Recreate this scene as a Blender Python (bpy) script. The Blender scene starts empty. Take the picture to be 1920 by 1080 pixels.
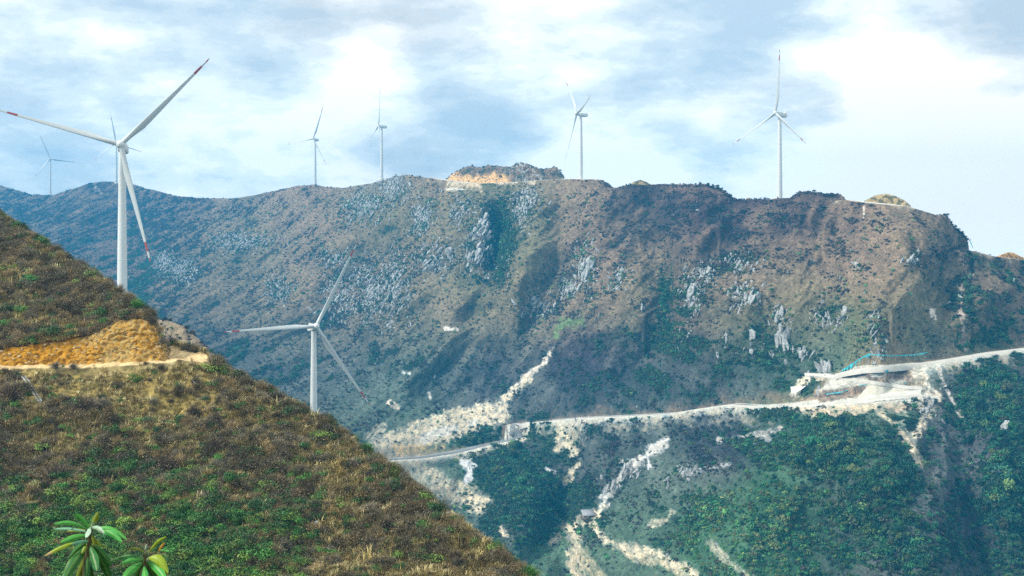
import bpy, bmesh, math, random
import numpy as np
from mathutils import Vector, Matrix

R = math.radians
F, CX, HY = 2637.0, 960.0, 540.0           # focal length in photo pixels, principal point
scene = bpy.context.scene
COL = scene.collection
rng = np.random.default_rng(7)
random.seed(7)

# ------------------------------------------------------------------ camera
cam = bpy.data.objects.new('camera', bpy.data.cameras.new('camera'))
COL.objects.link(cam)
cam.data.sensor_width = 36.0
cam.data.lens = F / 1920 * 36.0
cam.data.clip_start = 0.1
cam.data.clip_end = 30000
cam.location = (0, 0, 0)
cam.rotation_euler = (R(90), 0, 0)
scene.camera = cam

# ------------------------------------------------------------------ exposure
scene.view_settings.view_transform = 'Standard'
scene.view_settings.look = 'None'
scene.view_settings.gamma = 1
scene.view_settings.exposure = 0.55
scene.render.resolution_x, scene.render.resolution_y = 1920, 1080
scene.cycles.use_denoising = False
scene.cycles.volume_bounces = 0
scene.cycles.max_bounces = 5
scene.cycles.diffuse_bounces = 2
scene.cycles.transparent_max_bounces = 8

SUN_EL, SUN_AZ = 42.0, 256.0               # azimuth clockwise from +Y (north)

# ------------------------------------------------------------------ world: sky + cloud deck
world = bpy.data.worlds.new("World")
scene.world = world
world.use_nodes = True
wn = world.node_tree
wn.nodes.clear()


def nd(t, kind, **kw):
    n = t.nodes.new(kind)
    for k, v in kw.items():
        setattr(n, k, v)
    return n


def dirpx(px, py):
    v = Vector(((px - CX) / F, 1.0, (HY - py) / F))
    return v.normalized()


out = nd(wn, 'ShaderNodeOutputWorld')
bg = nd(wn, 'ShaderNodeBackground')
bg.inputs['Strength'].default_value = 0.10
sky = nd(wn, 'ShaderNodeTexSky', sky_type='NISHITA', sun_disc=False)
sky.sun_elevation = R(SUN_EL)
sky.sun_rotation = R(SUN_AZ)
sky.air_density = 1.0
sky.dust_density = 1.0
tc = nd(wn, 'ShaderNodeTexCoord')
mp = nd(wn, 'ShaderNodeMapping')
mp.inputs['Scale'].default_value = (1.0, 1.0, 2.6)
wn.links.new(tc.outputs['Generated'], mp.inputs['Vector'])
warp = nd(wn, 'ShaderNodeTexNoise')
warp.inputs['Scale'].default_value = 7.0
warp.inputs['Detail'].default_value = 7
wn.links.new(mp.outputs[0], warp.inputs['Vector'])
wmul = nd(wn, 'ShaderNodeVectorMath', operation='MULTIPLY_ADD')
wmul.inputs[1].default_value = (0.11, 0.11, 0.07)
wsub = nd(wn, 'ShaderNodeVectorMath', operation='SUBTRACT')
wsub.inputs[1].default_value = (0.5, 0.5, 0.5)
wn.links.new(warp.outputs['Color'], wsub.inputs[0])
wn.links.new(wsub.outputs[0], wmul.inputs[0])
wn.links.new(tc.outputs['Generated'], wmul.inputs[2])

BLOBS = [(250, 145, 110, .34), (460, 200, 190, .22), (650, 110, 100, .36), (850, 50, 170, .16), (940, 135, 60, .30),
         (1080, 250, 120, .46), (1250, 290, 190, .42), (1200, 50, 130, .16), (1600, 120, 110, .40), (1760, 240, 190, .42),
         (1650, 350, 220, .34), (600, 335, 170, .22), (300, 330, 150, .12), (1480, 110, 80, .22),
         (150, 40, 170, -.22), (480, 60, 110, -.40), (570, 30, 70, -.25), (850, 225, 120, -.42), (960, 265, 60, -.30),
         (720, 170, 100, -.22), (1340, 20, 180, -.30), (1500, 215, 100, -.62), (1570, 215, 60, -.40), (1280, 150, 130, -.18),
         (70, 250, 130, -.24), (90, 330, 60, -.15), (1860, 110, 130, -.30), (480, 300, 110, -.18), (1800, 20, 160, -.24), (330, 60, 110, -.2),
         (1750, 400, 240, .8), (1880, 420, 190, .9), (1180, 340, 150, .25), (600, 350, 150, .2), (760, 260, 70, -.16), (1100, 150, 90, -.16)]
fb = nd(wn, 'ShaderNodeTexNoise')
fb.inputs['Scale'].default_value = 9.5
fb.inputs['Detail'].default_value = 8
fb.inputs['Roughness'].default_value = 0.6
wn.links.new(mp.outputs[0], fb.inputs['Vector'])
acc = nd(wn, 'ShaderNodeMath', operation='MULTIPLY_ADD')
acc.inputs[1].default_value = 2.9
acc.inputs[2].default_value = -0.87
wn.links.new(fb.outputs['Fac'], acc.inputs[0])
last = acc.outputs[0]
for (bx, by, br, ba) in BLOBS:
    dn = nd(wn, 'ShaderNodeVectorMath', operation='DISTANCE')
    dn.inputs[1].default_value = dirpx(bx, by)
    wn.links.new(wmul.outputs[0], dn.inputs[0])
    mr = nd(wn, 'ShaderNodeMapRange', interpolation_type='SMOOTHSTEP')
    mr.inputs['From Min'].default_value = 0
    mr.inputs['From Max'].default_value = br * 1.7 / F
    mr.inputs['To Min'].default_value = ba
    mr.inputs['To Max'].default_value = 0
    wn.links.new(dn.outputs['Value'], mr.inputs['Value'])
    ad = nd(wn, 'ShaderNodeMath', operation='ADD')
    wn.links.new(last, ad.inputs[0])
    wn.links.new(mr.outputs[0], ad.inputs[1])
    last = ad.outputs[0]
ramp = nd(wn, 'ShaderNodeValToRGB')
cr = ramp.color_ramp
cr.interpolation = 'EASE'
cr.elements[0].position = 0.05
cr.elements[0].color = (.45, .52, .57, 1)
cr.elements[1].position = 1.0
cr.elements[1].color = (1.0, .97, .88, 1)
for p_, c_ in ((.30, (.55, .60, .62, 1)), (.52, (.67, .71, .71, 1)), (.74, (.83, .85, .80, 1))):
    e = cr.elements.new(p_)
    e.color = c_
wn.links.new(last, ramp.inputs['Fac'])
# warm grey patches in the cloud deck
gn = nd(wn, 'ShaderNodeTexNoise')
gn.inputs['Scale'].default_value = 4.2
gn.inputs['Detail'].default_value = 5
gmap = nd(wn, 'ShaderNodeMapping')
gmap.inputs['Location'].default_value = (3.1, .4, 1.7)
gmap.inputs['Scale'].default_value = (1, 1, 2.4)
wn.links.new(tc.outputs['Generated'], gmap.inputs['Vector'])
wn.links.new(gmap.outputs[0], gn.inputs['Vector'])
gr = nd(wn, 'ShaderNodeMapRange', interpolation_type='SMOOTHSTEP')
gr.inputs['From Min'].default_value = .42
gr.inputs['From Max'].default_value = .66
gr.inputs['To Max'].default_value = .9
wn.links.new(gn.outputs['Fac'], gr.inputs['Value'])
gmix = nd(wn, 'ShaderNodeMix', data_type='RGBA', blend_type='MULTIPLY')
gmix.inputs['B'].default_value = (1.0, .91, .86, 1)
wn.links.new(gr.outputs[0], gmix.inputs['Factor'])
wn.links.new(ramp.outputs['Color'], gmix.inputs['A'])
csc = nd(wn, 'ShaderNodeVectorMath', operation='SCALE')
csc.inputs['Scale'].default_value = 11.2
wn.links.new(gmix.outputs['Result'], csc.inputs[0])
smix = nd(wn, 'ShaderNodeMix', data_type='RGBA')
smix.inputs['Factor'].default_value = .94
wn.links.new(sky.outputs['Color'], smix.inputs['A'])
wn.links.new(csc.outputs[0], smix.inputs['B'])
wn.links.new(smix.outputs['Result'], bg.inputs['Color'])
wn.links.new(bg.outputs[0], out.inputs['Surface'])
world.cycles.sampling_method = 'MANUAL'
world.cycles.sample_map_resolution = 512

# ------------------------------------------------------------------ sun
sl = bpy.data.lights.new('sun', 'SUN')
sl.energy = 3.3
sl.angle = R(10)
sl.color = (1.0, .95, .86)
sun = bpy.data.objects.new('sun', sl)
COL.objects.link(sun)
sdir = Vector((math.sin(R(SUN_AZ)) * math.cos(R(SUN_EL)), math.cos(R(SUN_AZ)) * math.cos(R(SUN_EL)), math.sin(R(SUN_EL))))
sun.rotation_euler = sdir.to_track_quat('Z', 'Y').to_euler()
sun.location = sdir * 400


# ------------------------------------------------------------------ helpers
def tag(o, label=None, cat=None, group=None, kind=None):
    if label: o['label'] = label
    if cat: o['category'] = cat
    if group: o['group'] = group
    if kind: o['kind'] = kind
    return o


def sock(n, *names):
    for k in names:
        if k in n.inputs:
            return n.inputs[k]


def make_mat(name, base=(.5, .5, .5), rough=.9, attr=None, var=.0, vscale=1.0, bump=0.0, bscale=2.0, bdist=.3,
             spec=.2, inst=False, fine=0.0):
    m = bpy.data.materials.new(name)
    m.use_nodes = True
    t = m.node_tree
    p = t.nodes['Principled BSDF']
    p.inputs['Roughness'].default_value = rough
    sock(p, 'Specular IOR Level', 'Specular').default_value = spec
    src = None
    if attr:
        a = nd(t, 'ShaderNodeAttribute', attribute_name=attr)
        if inst: a.attribute_type = 'INSTANCER'
        src = a.outputs['Color']
    geo = nd(t, 'ShaderNodeNewGeometry')
    if var > 0:
        n = nd(t, 'ShaderNodeTexNoise')
        n.inputs['Scale'].default_value = vscale
        n.inputs['Detail'].default_value = 6
        n.inputs['Roughness'].default_value = .65
        t.links.new(geo.outputs['Position'], n.inputs['Vector'])
        mr = nd(t, 'ShaderNodeMapRange')
        mr.inputs['From Min'].default_value = .25
        mr.inputs['From Max'].default_value = .75
        mr.inputs['To Min'].default_value = 1 - var
        mr.inputs['To Max'].default_value = 1 + var
        t.links.new(n.outputs['Fac'], mr.inputs['Value'])
        if fine:
            nf = nd(t, 'ShaderNodeTexNoise')
            nf.inputs['Scale'].default_value = vscale * 3.1
            nf.inputs['Detail'].default_value = 3
            nf.inputs['Roughness'].default_value = .7
            t.links.new(geo.outputs['Position'], nf.inputs['Vector'])
            mf = nd(t, 'ShaderNodeMapRange')
            mf.inputs['From Min'].default_value = .35
            mf.inputs['From Max'].default_value = .65
            mf.inputs['To Min'].default_value = 1 - fine
            mf.inputs['To Max'].default_value = 1 + fine
            t.links.new(nf.outputs['Fac'], mf.inputs['Value'])
            mm = nd(t, 'ShaderNodeMath', operation='MULTIPLY')
            t.links.new(mr.outputs[0], mm.inputs[0]); t.links.new(mf.outputs[0], mm.inputs[1])
            mr = mm
        mx = nd(t, 'ShaderNodeVectorMath', operation='SCALE')
        if src is None:
            mx.inputs[0].default_value = base
        else:
            t.links.new(src, mx.inputs[0])
        t.links.new(mr.outputs[0], mx.inputs['Scale'])
        src = mx.outputs[0]
    if src is None:
        p.inputs['Base Color'].default_value = (*base, 1)
    else:
        t.links.new(src, p.inputs['Base Color'])
    if bump > 0:
        n2 = nd(t, 'ShaderNodeTexNoise')
        n2.inputs['Scale'].default_value = bscale
        n2.inputs['Detail'].default_value = 8
        n2.inputs['Roughness'].default_value = .7
        t.links.new(geo.outputs['Position'], n2.inputs['Vector'])
        b = nd(t, 'ShaderNodeBump')
        b.inputs['Strength'].default_value = bump
        b.inputs['Distance'].default_value = bdist
        t.links.new(n2.outputs['Fac'], b.inputs['Height'])
        t.links.new(b.outputs[0], p.inputs['Normal'])
    return m


def mesh_np(name, V, faces, mat=None, parent=None, col=None, smooth=False):
    """faces: (n,3) or (n,4) int array"""
    V = np.asarray(V, dtype=np.float32)
    faces = np.asarray(faces, dtype=np.int32)
    me = bpy.data.meshes.new(name)
    me.vertices.add(len(V))
    me.vertices.foreach_set('co', V.ravel())
    k = faces.shape[1]
    me.loops.add(faces.size)
    me.loops.foreach_set('vertex_index', faces.ravel())
    me.polygons.add(len(faces))
    me.polygons.foreach_set('loop_start', np.arange(0, faces.size, k, dtype=np.int32))
    me.update(calc_edges=True)
    if smooth:
        me.polygons.foreach_set('use_smooth', np.ones(len(faces), dtype=bool))
    if col is not None:
        ca = me.color_attributes.new('col', 'FLOAT_COLOR', 'POINT')
        c4 = np.ones((len(V), 4), dtype=np.float32)
        c4[:, :3] = col
        ca.data.foreach_set('color', c4.ravel())
    if mat: me.materials.append(mat)
    o = bpy.data.objects.new(name, me)
    COL.objects.link(o)
    if parent: o.parent = parent
    return o


def grid_faces(nr, nc):
    i = np.arange(nr - 1)[:, None] * nc + np.arange(nc - 1)[None, :]
    i = i.ravel()
    return np.stack([i, i + 1, i + nc + 1, i + nc], 1)


def empty(name, loc=(0, 0, 0), rz=0):
    o = bpy.data.objects.new(name, None)
    COL.objects.link(o)
    o.location = loc
    o.rotation_euler = (0, 0, rz)
    return o


_perm = np.random.default_rng(11).permutation(4096).astype(np.int64)


def _h(ix, iy, s):
    return _perm[(_perm[(ix + s * 131) & 4095] + iy) & 4095]


def perlin(x, y, s=0):
    x = np.asarray(x, dtype=np.float64); y = np.asarray(y, dtype=np.float64)
    ix = np.floor(x).astype(np.int64); iy = np.floor(y).astype(np.int64)
    fx = x - ix; fy = y - iy
    u = fx * fx * fx * (fx * (fx * 6 - 15) + 10); v = fy * fy * fy * (fy * (fy * 6 - 15) + 10)

    def g(jx, jy, dx, dy):
        a = _h(jx, jy, s) * (2 * np.pi / 4096)
        return np.cos(a) * dx + np.sin(a) * dy
    n00 = g(ix, iy, fx, fy); n10 = g(ix + 1, iy, fx - 1, fy)
    n01 = g(ix, iy + 1, fx, fy - 1); n11 = g(ix + 1, iy + 1, fx - 1, fy - 1)
    return ((n00 * (1 - u) + n10 * u) * (1 - v) + (n01 * (1 - u) + n11 * u) * v) * 1.5


def fbm(x, y, s=0, oct=4, gain=.5):
    t = 0; a = 1; f = 1
    for k in range(oct):
        t = t + a * perlin(x * f, y * f, s + k)
        a *= gain; f *= 2.03
    return t


def ridged(x, y, s=0, oct=3, soft=0.0):
    t = 0; a = 1; f = 1; n = 0
    for k in range(oct):
        t = t + a * (1 - 2 * np.sqrt(perlin(x * f, y * f, s + k) ** 2 + soft * soft))
        n += a
        a *= .5; f *= 2.1
    return t / n


def sst(a, b, x):
    t = np.clip((x - a) / (b - a), 0, 1)
    return t * t * (3 - 2 * t)


def lerp(a, b, t):
    return a + (b - a) * t


def seg_dist(PX, PY, pts):
    """distance to a polyline, plus index parameter"""
    best = np.full(PX.shape, 1e9); par = np.zeros(PX.shape)
    for i in range(len(pts) - 1):
        x0, y0 = pts[i][:2]; x1, y1 = pts[i + 1][:2]
        dx, dy = x1 - x0, y1 - y0
        L = dx * dx + dy * dy + 1e-9
        t = np.clip(((PX - x0) * dx + (PY - y0) * dy) / L, 0, 1)
        d = np.hypot(PX - x0 - t * dx, PY - y0 - t * dy)
        m = d < best
        best = np.where(m, d, best); par = np.where(m, i + t, par)
    return best, par


def P3(px, py, d):
    return np.stack([(px - CX) / F * d, d * np.ones_like(px), (HY - py) / F * d], -1)


# ------------------------------------------------------------------ mountain: a depth for every direction, then relief
CREST = [(-300, 340, 2600), (0, 348, 2560), (30, 356, 2560), (60, 365, 2560), (100, 366, 2560), (130, 356, 2480), (160, 346, 2400), (190, 340, 2300),
         (240, 342, 2250), (270, 352, 2230), (300, 360, 2200), (340, 369, 2180), (400, 372, 2150), (450, 371, 2120), (500, 361, 2050),
         (530, 354, 1980), (560, 348, 1900), (590, 347, 1845), (640, 353, 1800), (680, 346, 1740), (713, 341, 1690), (740, 331, 1560),
         (765, 328, 1480), (800, 333, 1430), (820, 334, 1410), (850, 338, 1395), (900, 343, 1380), (960, 340, 1350), (1030, 336, 1300),
         (1085, 334, 1255), (1125, 336, 1230), (1140, 345, 1220), (1152, 352, 1210), (1180, 346, 1200), (1215, 347, 1180), (1235, 345, 1170),
         (1290, 346, 1130), (1325, 345, 1110), (1350, 353, 1090), (1375, 370, 1060), (1385, 374, 1050), (1410, 374, 1040), (1440, 373, 1025),
         (1480, 371, 1000), (1500, 361, 985), (1520, 359, 975), (1550, 363, 960), (1575, 364, 950), (1590, 374, 940), (1640, 379, 925),
         (1700, 385, 905), (1750, 402, 895), (1800, 432, 885), (1815, 447, 882), (1822, 468, 882), (1850, 479, 900), (1920, 487, 930), (2200, 500, 980)]
CR = np.array(CREST, float)
KP = [tuple(c) for c in CREST] + [
    (1700, 560, 815), (1700, 730, 732), (1700, 900, 655), (1700, 1080, 593), (1700, 1300, 530),
    (1920, 655, 803), (1920, 850, 710), (1920, 1080, 631), (1920, 1300, 560), (2150, 655, 800), (2150, 1080, 650),
    (1458, 560, 900), (1458, 765, 782), (1458, 900, 710), (1458, 1080, 640), (1458, 1300, 560),
    (1250, 470, 1060), (1250, 600, 985), (1250, 775, 868), (1250, 900, 790), (1250, 1080, 706), (1250, 1300, 600),
    (1085, 470, 1180), (1085, 600, 1093), (1085, 790, 955), (1085, 930, 850), (1085, 1080, 770), (1085, 1300, 640),
    (850, 470, 1300), (850, 600, 1204), (850, 750, 1085), (850, 830, 985), (850, 940, 905), (850, 1080, 815), (850, 1300, 660),
    (593, 450, 1620), (593, 600, 1380), (593, 700, 1220), (593, 785, 1060), (593, 858, 676), (593, 1000, 560), (720, 855, 930), (720, 1000, 760),
    (720, 450, 1420), (720, 600, 1270), (720, 720, 1130),
    (400, 450, 1850), (400, 600, 1450), (400, 700, 1150), (400, 858, 700), (400, 1080, 520),
    (218, 450, 1950), (218, 560, 1600), (218, 800, 720), (218, 1080, 500), (0, 430, 2200), (0, 800, 800), (0, 1080, 520), (-250, 800, 850)]
KP = np.array(KP, float)


def tps_fit(P, v):
    n = len(P)
    d = np.hypot(P[:, None, 0] - P[None, :, 0], P[:, None, 1] - P[None, :, 1])
    K = np.where(d > 0, d * d * np.log(d + 1e-9), 0) + 5.0 * np.eye(n)
    A = np.zeros((n + 3, n + 3)); A[:n, :n] = K
    A[:n, n] = 1; A[:n, n + 1:] = P; A[n, :n] = 1; A[n + 1:, :n] = P.T
    return np.linalg.solve(A, np.concatenate([v, [0, 0, 0]]))


TPS_P = KP[:, :2] / 100.0
TPS_W = tps_fit(TPS_P, np.log(KP[:, 2]))


def tps_eval(px, py):
    x = px / 100.0; y = py / 100.0
    r = TPS_W[-3] + TPS_W[-2] * x + TPS_W[-1] * y
    for (cx, cy), w in zip(TPS_P, TPS_W):
        d2 = (x - cx) ** 2 + (y - cy) ** 2
        r = r + w * 0.5 * d2 * np.log(d2 + 1e-12)
    return np.exp(r)


MC, MR = 1440, 600
mpx = np.linspace(-260, 2180, MC)
crest_py = np.interp(mpx, CR[:, 0], CR[:, 1])
crest_py = crest_py + 1.2 * fbm(mpx / 26, mpx * 0, 5, 3)
tt = np.linspace(0, 1, MR) ** 0.9                 # 0 = bottom, 1 = crest
PX = np.repeat(mpx[None, :], MR, 0)
PY = 1290 + (crest_py[None, :] - 1290) * tt[:, None]
# coarse evaluation, then bilinear refinement, of the smooth depth
cs = 8
ci = np.unique(np.append(np.arange(0, MR, cs), MR - 1)); cj = np.unique(np.append(np.arange(0, MC, cs), MC - 1))
Dc = tps_eval(PX[np.ix_(ci, cj)], PY[np.ix_(ci, cj)])
D = np.array([np.interp(np.arange(MC), cj, r) for r in Dc])
D = np.array([np.interp(np.arange(MR), ci, D[:, j]) for j in range(MC)]).T

SPURS = [  # polyline in photo px, half width px, + = towards the viewer (fraction of distance)
    ([(600, 350), (500, 430), (380, 520), (270, 600)], 60, .030),
    ([(250, 380), (240, 480), (270, 560)], 70, -.040),
    ([(150, 350), (90, 420), (20, 480)], 50, .020),
    ([(750, 335), (690, 380), (610, 480), (520, 600)], 45, .022),
    ([(790, 400), (700, 520), (640, 640)], 35, -.012),
    ([(830, 350), (800, 470), (730, 600), (660, 690)], 38, .014),
    ([(945, 400), (935, 450), (925, 520), (880, 600)], 24, -.026),
    ([(900, 380), (905, 450), (900, 520)], 20, .012),
    ([(1010, 350), (1000, 440), (960, 540), (840, 600), (760, 700)], 40, .024),
    ([(1060, 400), (1040, 560), (940, 700), (880, 760)], 40, -.012),
    ([(1140, 350), (1110, 450), (1090, 560), (1010, 660)], 48, .016),
    ([(1235, 380), (1240, 520), (1250, 600), (1180, 720)], 36, -.032),
    ([(1330, 350), (1300, 440), (1310, 560), (1330, 660)], 42, .018),
    ([(1440, 380), (1370, 450), (1290, 520)], 34, -.018),
    ([(1520, 362), (1440, 430), (1400, 540), (1380, 660)], 44, .020),
    ([(1590, 380), (1560, 470), (1530, 560)], 26, -.014),
    ([(1700, 390), (1690, 460), (1660, 560), (1640, 650)], 60, .026),
    ([(1790, 450), (1770, 560), (1760, 640)], 34, -.016),
    ([(1860, 480), (1850, 560), (1820, 640)], 44, .016),
    ([(1740, 740), (1800, 860), (1850, 1080)], 50, -.026),
    ([(1920, 660), (1900, 820), (1900, 1080)], 60, .030),
    ([(1560, 780), (1600, 860), (1700, 1000), (1780, 1120)], 60, .022),
    ([(1470, 780), (1430, 900), (1380, 1100)], 70, .026),
    ([(1340, 800), (1230, 880), (1140, 960)], 30, -.010),
    ([(1250, 800), (1200, 830), (1130, 900), (1090, 950)], 30, .018),
    ([(1080, 800), (1080, 900), (1040, 1010), (1080, 1100)], 36, -.034),
    ([(960, 820), (980, 900), (960, 1000)], 50, .022),
    ([(840, 780), (920, 770), (970, 790)], 24, .014),
    ([(1030, 665), (985, 700), (940, 745)], 22, -.012),
]
corr = np.zeros(PX.shape)
for pts in ([(1990, 648), (1920, 655), (1790, 674), (1680, 686), (1590, 697), (1510, 702), (1600, 714), (1725, 735)],
            [(1725, 740), (1600, 750), (1480, 764), (1370, 760), (1260, 777), (1090, 785), (985, 794), (970, 815), (850, 849), (720, 863)],
            [(815, 335), (960, 343), (1128, 338)], [(1588, 376), (1750, 404)], [(1820, 472), (1920, 489)]):
    corr = np.maximum(corr, np.exp(-(seg_dist(PX, PY, pts)[0] / (62 if pts[0][1] > 600 else 16)) ** 2))
D_flat = D.copy()
for pts, w, a in SPURS:
    m = (PX > min(p[0] for p in pts) - 3 * w) & (PX < max(p[0] for p in pts) + 3 * w)
    d, _ = seg_dist(PX[m], PY[m], pts)
    D[m] *= 1 - 1.2 * a * np.exp(-(d / w) ** 2)
D = lerp(D, D_flat, .85 * corr)
cf = sst(0, 60, PY - crest_py[None, :])            # keep the skyline where it is
X0 = (PX - CX) / F * D
Z0 = (HY - PY) / F * D
# shear so that the fall lines run down to the left, as in the photo
sh = X0 - Z0 * (.85 + .3 * (1 - sst(1150, 1500, PX)))
wx = 18 * perlin(X0 / 110, Z0 / 90, 40)
wx2 = 30 * perlin(X0 / 160, Z0 / 60, 41)
rg1 = ridged((sh + wx + wx2) / 80, Z0 / 170, 20, 3, .09); rg2 = ridged((sh + wx * .8 + wx2) / 27, Z0 / 50, 30, 3, .04)
rel = 27 * rg1 + 10 * rg2 \
    + 1.3 * fbm(X0 / 9, Z0 / 11, 50, 3)
calm = 1 - 0.8 * np.exp(-(seg_dist(PX, PY, [(700, 850), (850, 800), (930, 780)])[0] / 50) ** 2)
calm *= 1 - 0.9 * np.exp(-(seg_dist(PX, PY, [(1530, 720), (1700, 730)])[0] / 45) ** 2)
calm *= 1 - .85 * corr ** 1.6
D = D - rel * cf * calm
hp = np.exp(-(((PX - 1612) / 165) ** 2 + ((PY - 722) / 50) ** 2) ** 2)
D = lerp(D, D_flat, hp)
# no face steeper than about 55 degrees: walk down each column from the crest
for i in range(MR - 2, -1, -1):
    dz = (PY[i] - PY[i + 1]) / F * D[i + 1]
    D[i] = np.minimum(D[i], D[i + 1] - dz / 2.3)
for _ in range(2):
    D[:, 1:-1] = .25 * D[:, :-2] + .5 * D[:, 1:-1] + .25 * D[:, 2:]
M3 = P3(PX, PY, D)
M3[..., 2] += (0.55 * fbm(M3[..., 0] / 2.2, M3[..., 1] / 2.2, 60, 2)) * (.25 + .75 * cf) * calm * (1 - .7 * hp)


def gidx(px, py):
    """photo pixel -> nearest indices in the mountain grid"""
    j = np.clip(np.round((np.asarray(px, float) - mpx[0]) / (mpx[1] - mpx[0])).astype(int), 0, MC - 1)
    t = (1290 - np.asarray(py, float)) / (1290 - crest_py[j])
    i = np.clip(np.round(np.clip(t, 0, 1) ** (1 / .9) * (MR - 1)).astype(int), 0, MR - 1)
    return i, j


def mpt(px, py):
    i, j = gidx(px, py)
    return M3[i, j]


def densify(pts, step=6):
    o = []
    for (x0, y0), (x1, y1) in zip(pts[:-1], pts[1:]):
        n = max(1, int(math.hypot(x1 - x0, y1 - y0) / step))
        for k in range(n):
            o.append((x0 + (x1 - x0) * k / n, y0 + (y1 - y0) * k / n))
    o.append(pts[-1])
    return np.array(o, float)


def smooth1(a, n):
    k = np.ones(2 * n + 1) / (2 * n + 1)
    b = np.pad(a, ((n, n), (0, 0)), mode='edge')
    return np.stack([np.convolve(b[:, c], k, 'valid') for c in range(a.shape[1])], 1)


ROADS = {
    'upper': [(2100, 640), (1990, 648), (1920, 655), (1860, 662), (1790, 674), (1740, 681), (1680, 686), (1625, 691), (1590, 697), (1568, 702)],
    'lower': [(1725, 740), (1680, 741), (1640, 745), (1600, 750), (1540, 758), (1480, 764), (1420, 763), (1370, 760), (1320, 767), (1260, 777),
              (1180, 781), (1090, 785), (1020, 791), (985, 794), (966, 797), (964, 804), (971, 812), (972, 820), (950, 827), (900, 838), (850, 849), (790, 858),
              (720, 863), (640, 868)],
    'ridge': [(815, 335), (850, 340), (900, 345), (960, 343), (1030, 338), (1085, 336), (1128, 338)],
    'summit': [(1588, 376), (1640, 381), (1700, 387), (1750, 404)],
    'saddle': [(1820, 472), (1850, 481), (1920, 489), (2100, 498)],
}
road_line = {}
road_d = np.full(PX.shape, 1e9); road_z = np.zeros(PX.shape); road_side = np.zeros(PX.shape)
for name, pts in ROADS.items():
    q = densify(pts)
    L = mpt(q[:, 0], q[:, 1]).copy()
    L0 = L.copy()
    for _ in range(3):
        L = smooth1(L, 4); L0 = smooth1(L0, 2)
    if name == 'lower':
        wl = sst(1040, 1000, q[:, 0]) if False else (1 - sst(1000, 1050, q[:, 0]))
        L = lerp(L, L0, wl[:, None])
    # pin the line back onto its own photo direction
    L[:, 0] = (q[:, 0] - CX) / F * L[:, 1]; L[:, 2] = (HY - q[:, 1]) / F * L[:, 1]
    road_line[name] = L
    x0, x1 = q[:, 0].min() - 40, q[:, 0].max() + 40
    y0, y1 = q[:, 1].min() - 60, q[:, 1].max() + 60
    m = (PX > x0) & (PX < x1) & (PY > y0) & (PY < y1)
    d, par = seg_dist(M3[..., 0][m], M3[..., 1][m], L[:, :2])
    z = np.interp(par, np.arange(len(L)), L[:, 2])
    yy = np.interp(par, np.arange(len(L)), L[:, 1])
    cur = road_d[m]
    b = d < cur
    road_d[m] = np.where(b, d, cur); road_z[m] = np.where(b, z, road_z[m])
    road_side[m] = np.where(b, M3[..., 1][m] - yy, road_side[m])
k = (1 - sst(6, 16.0, road_d)) * (1 - .88 * hp)
M3[..., 2] = lerp(M3[..., 2], np.minimum(road_z, 1e9), k)

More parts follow.
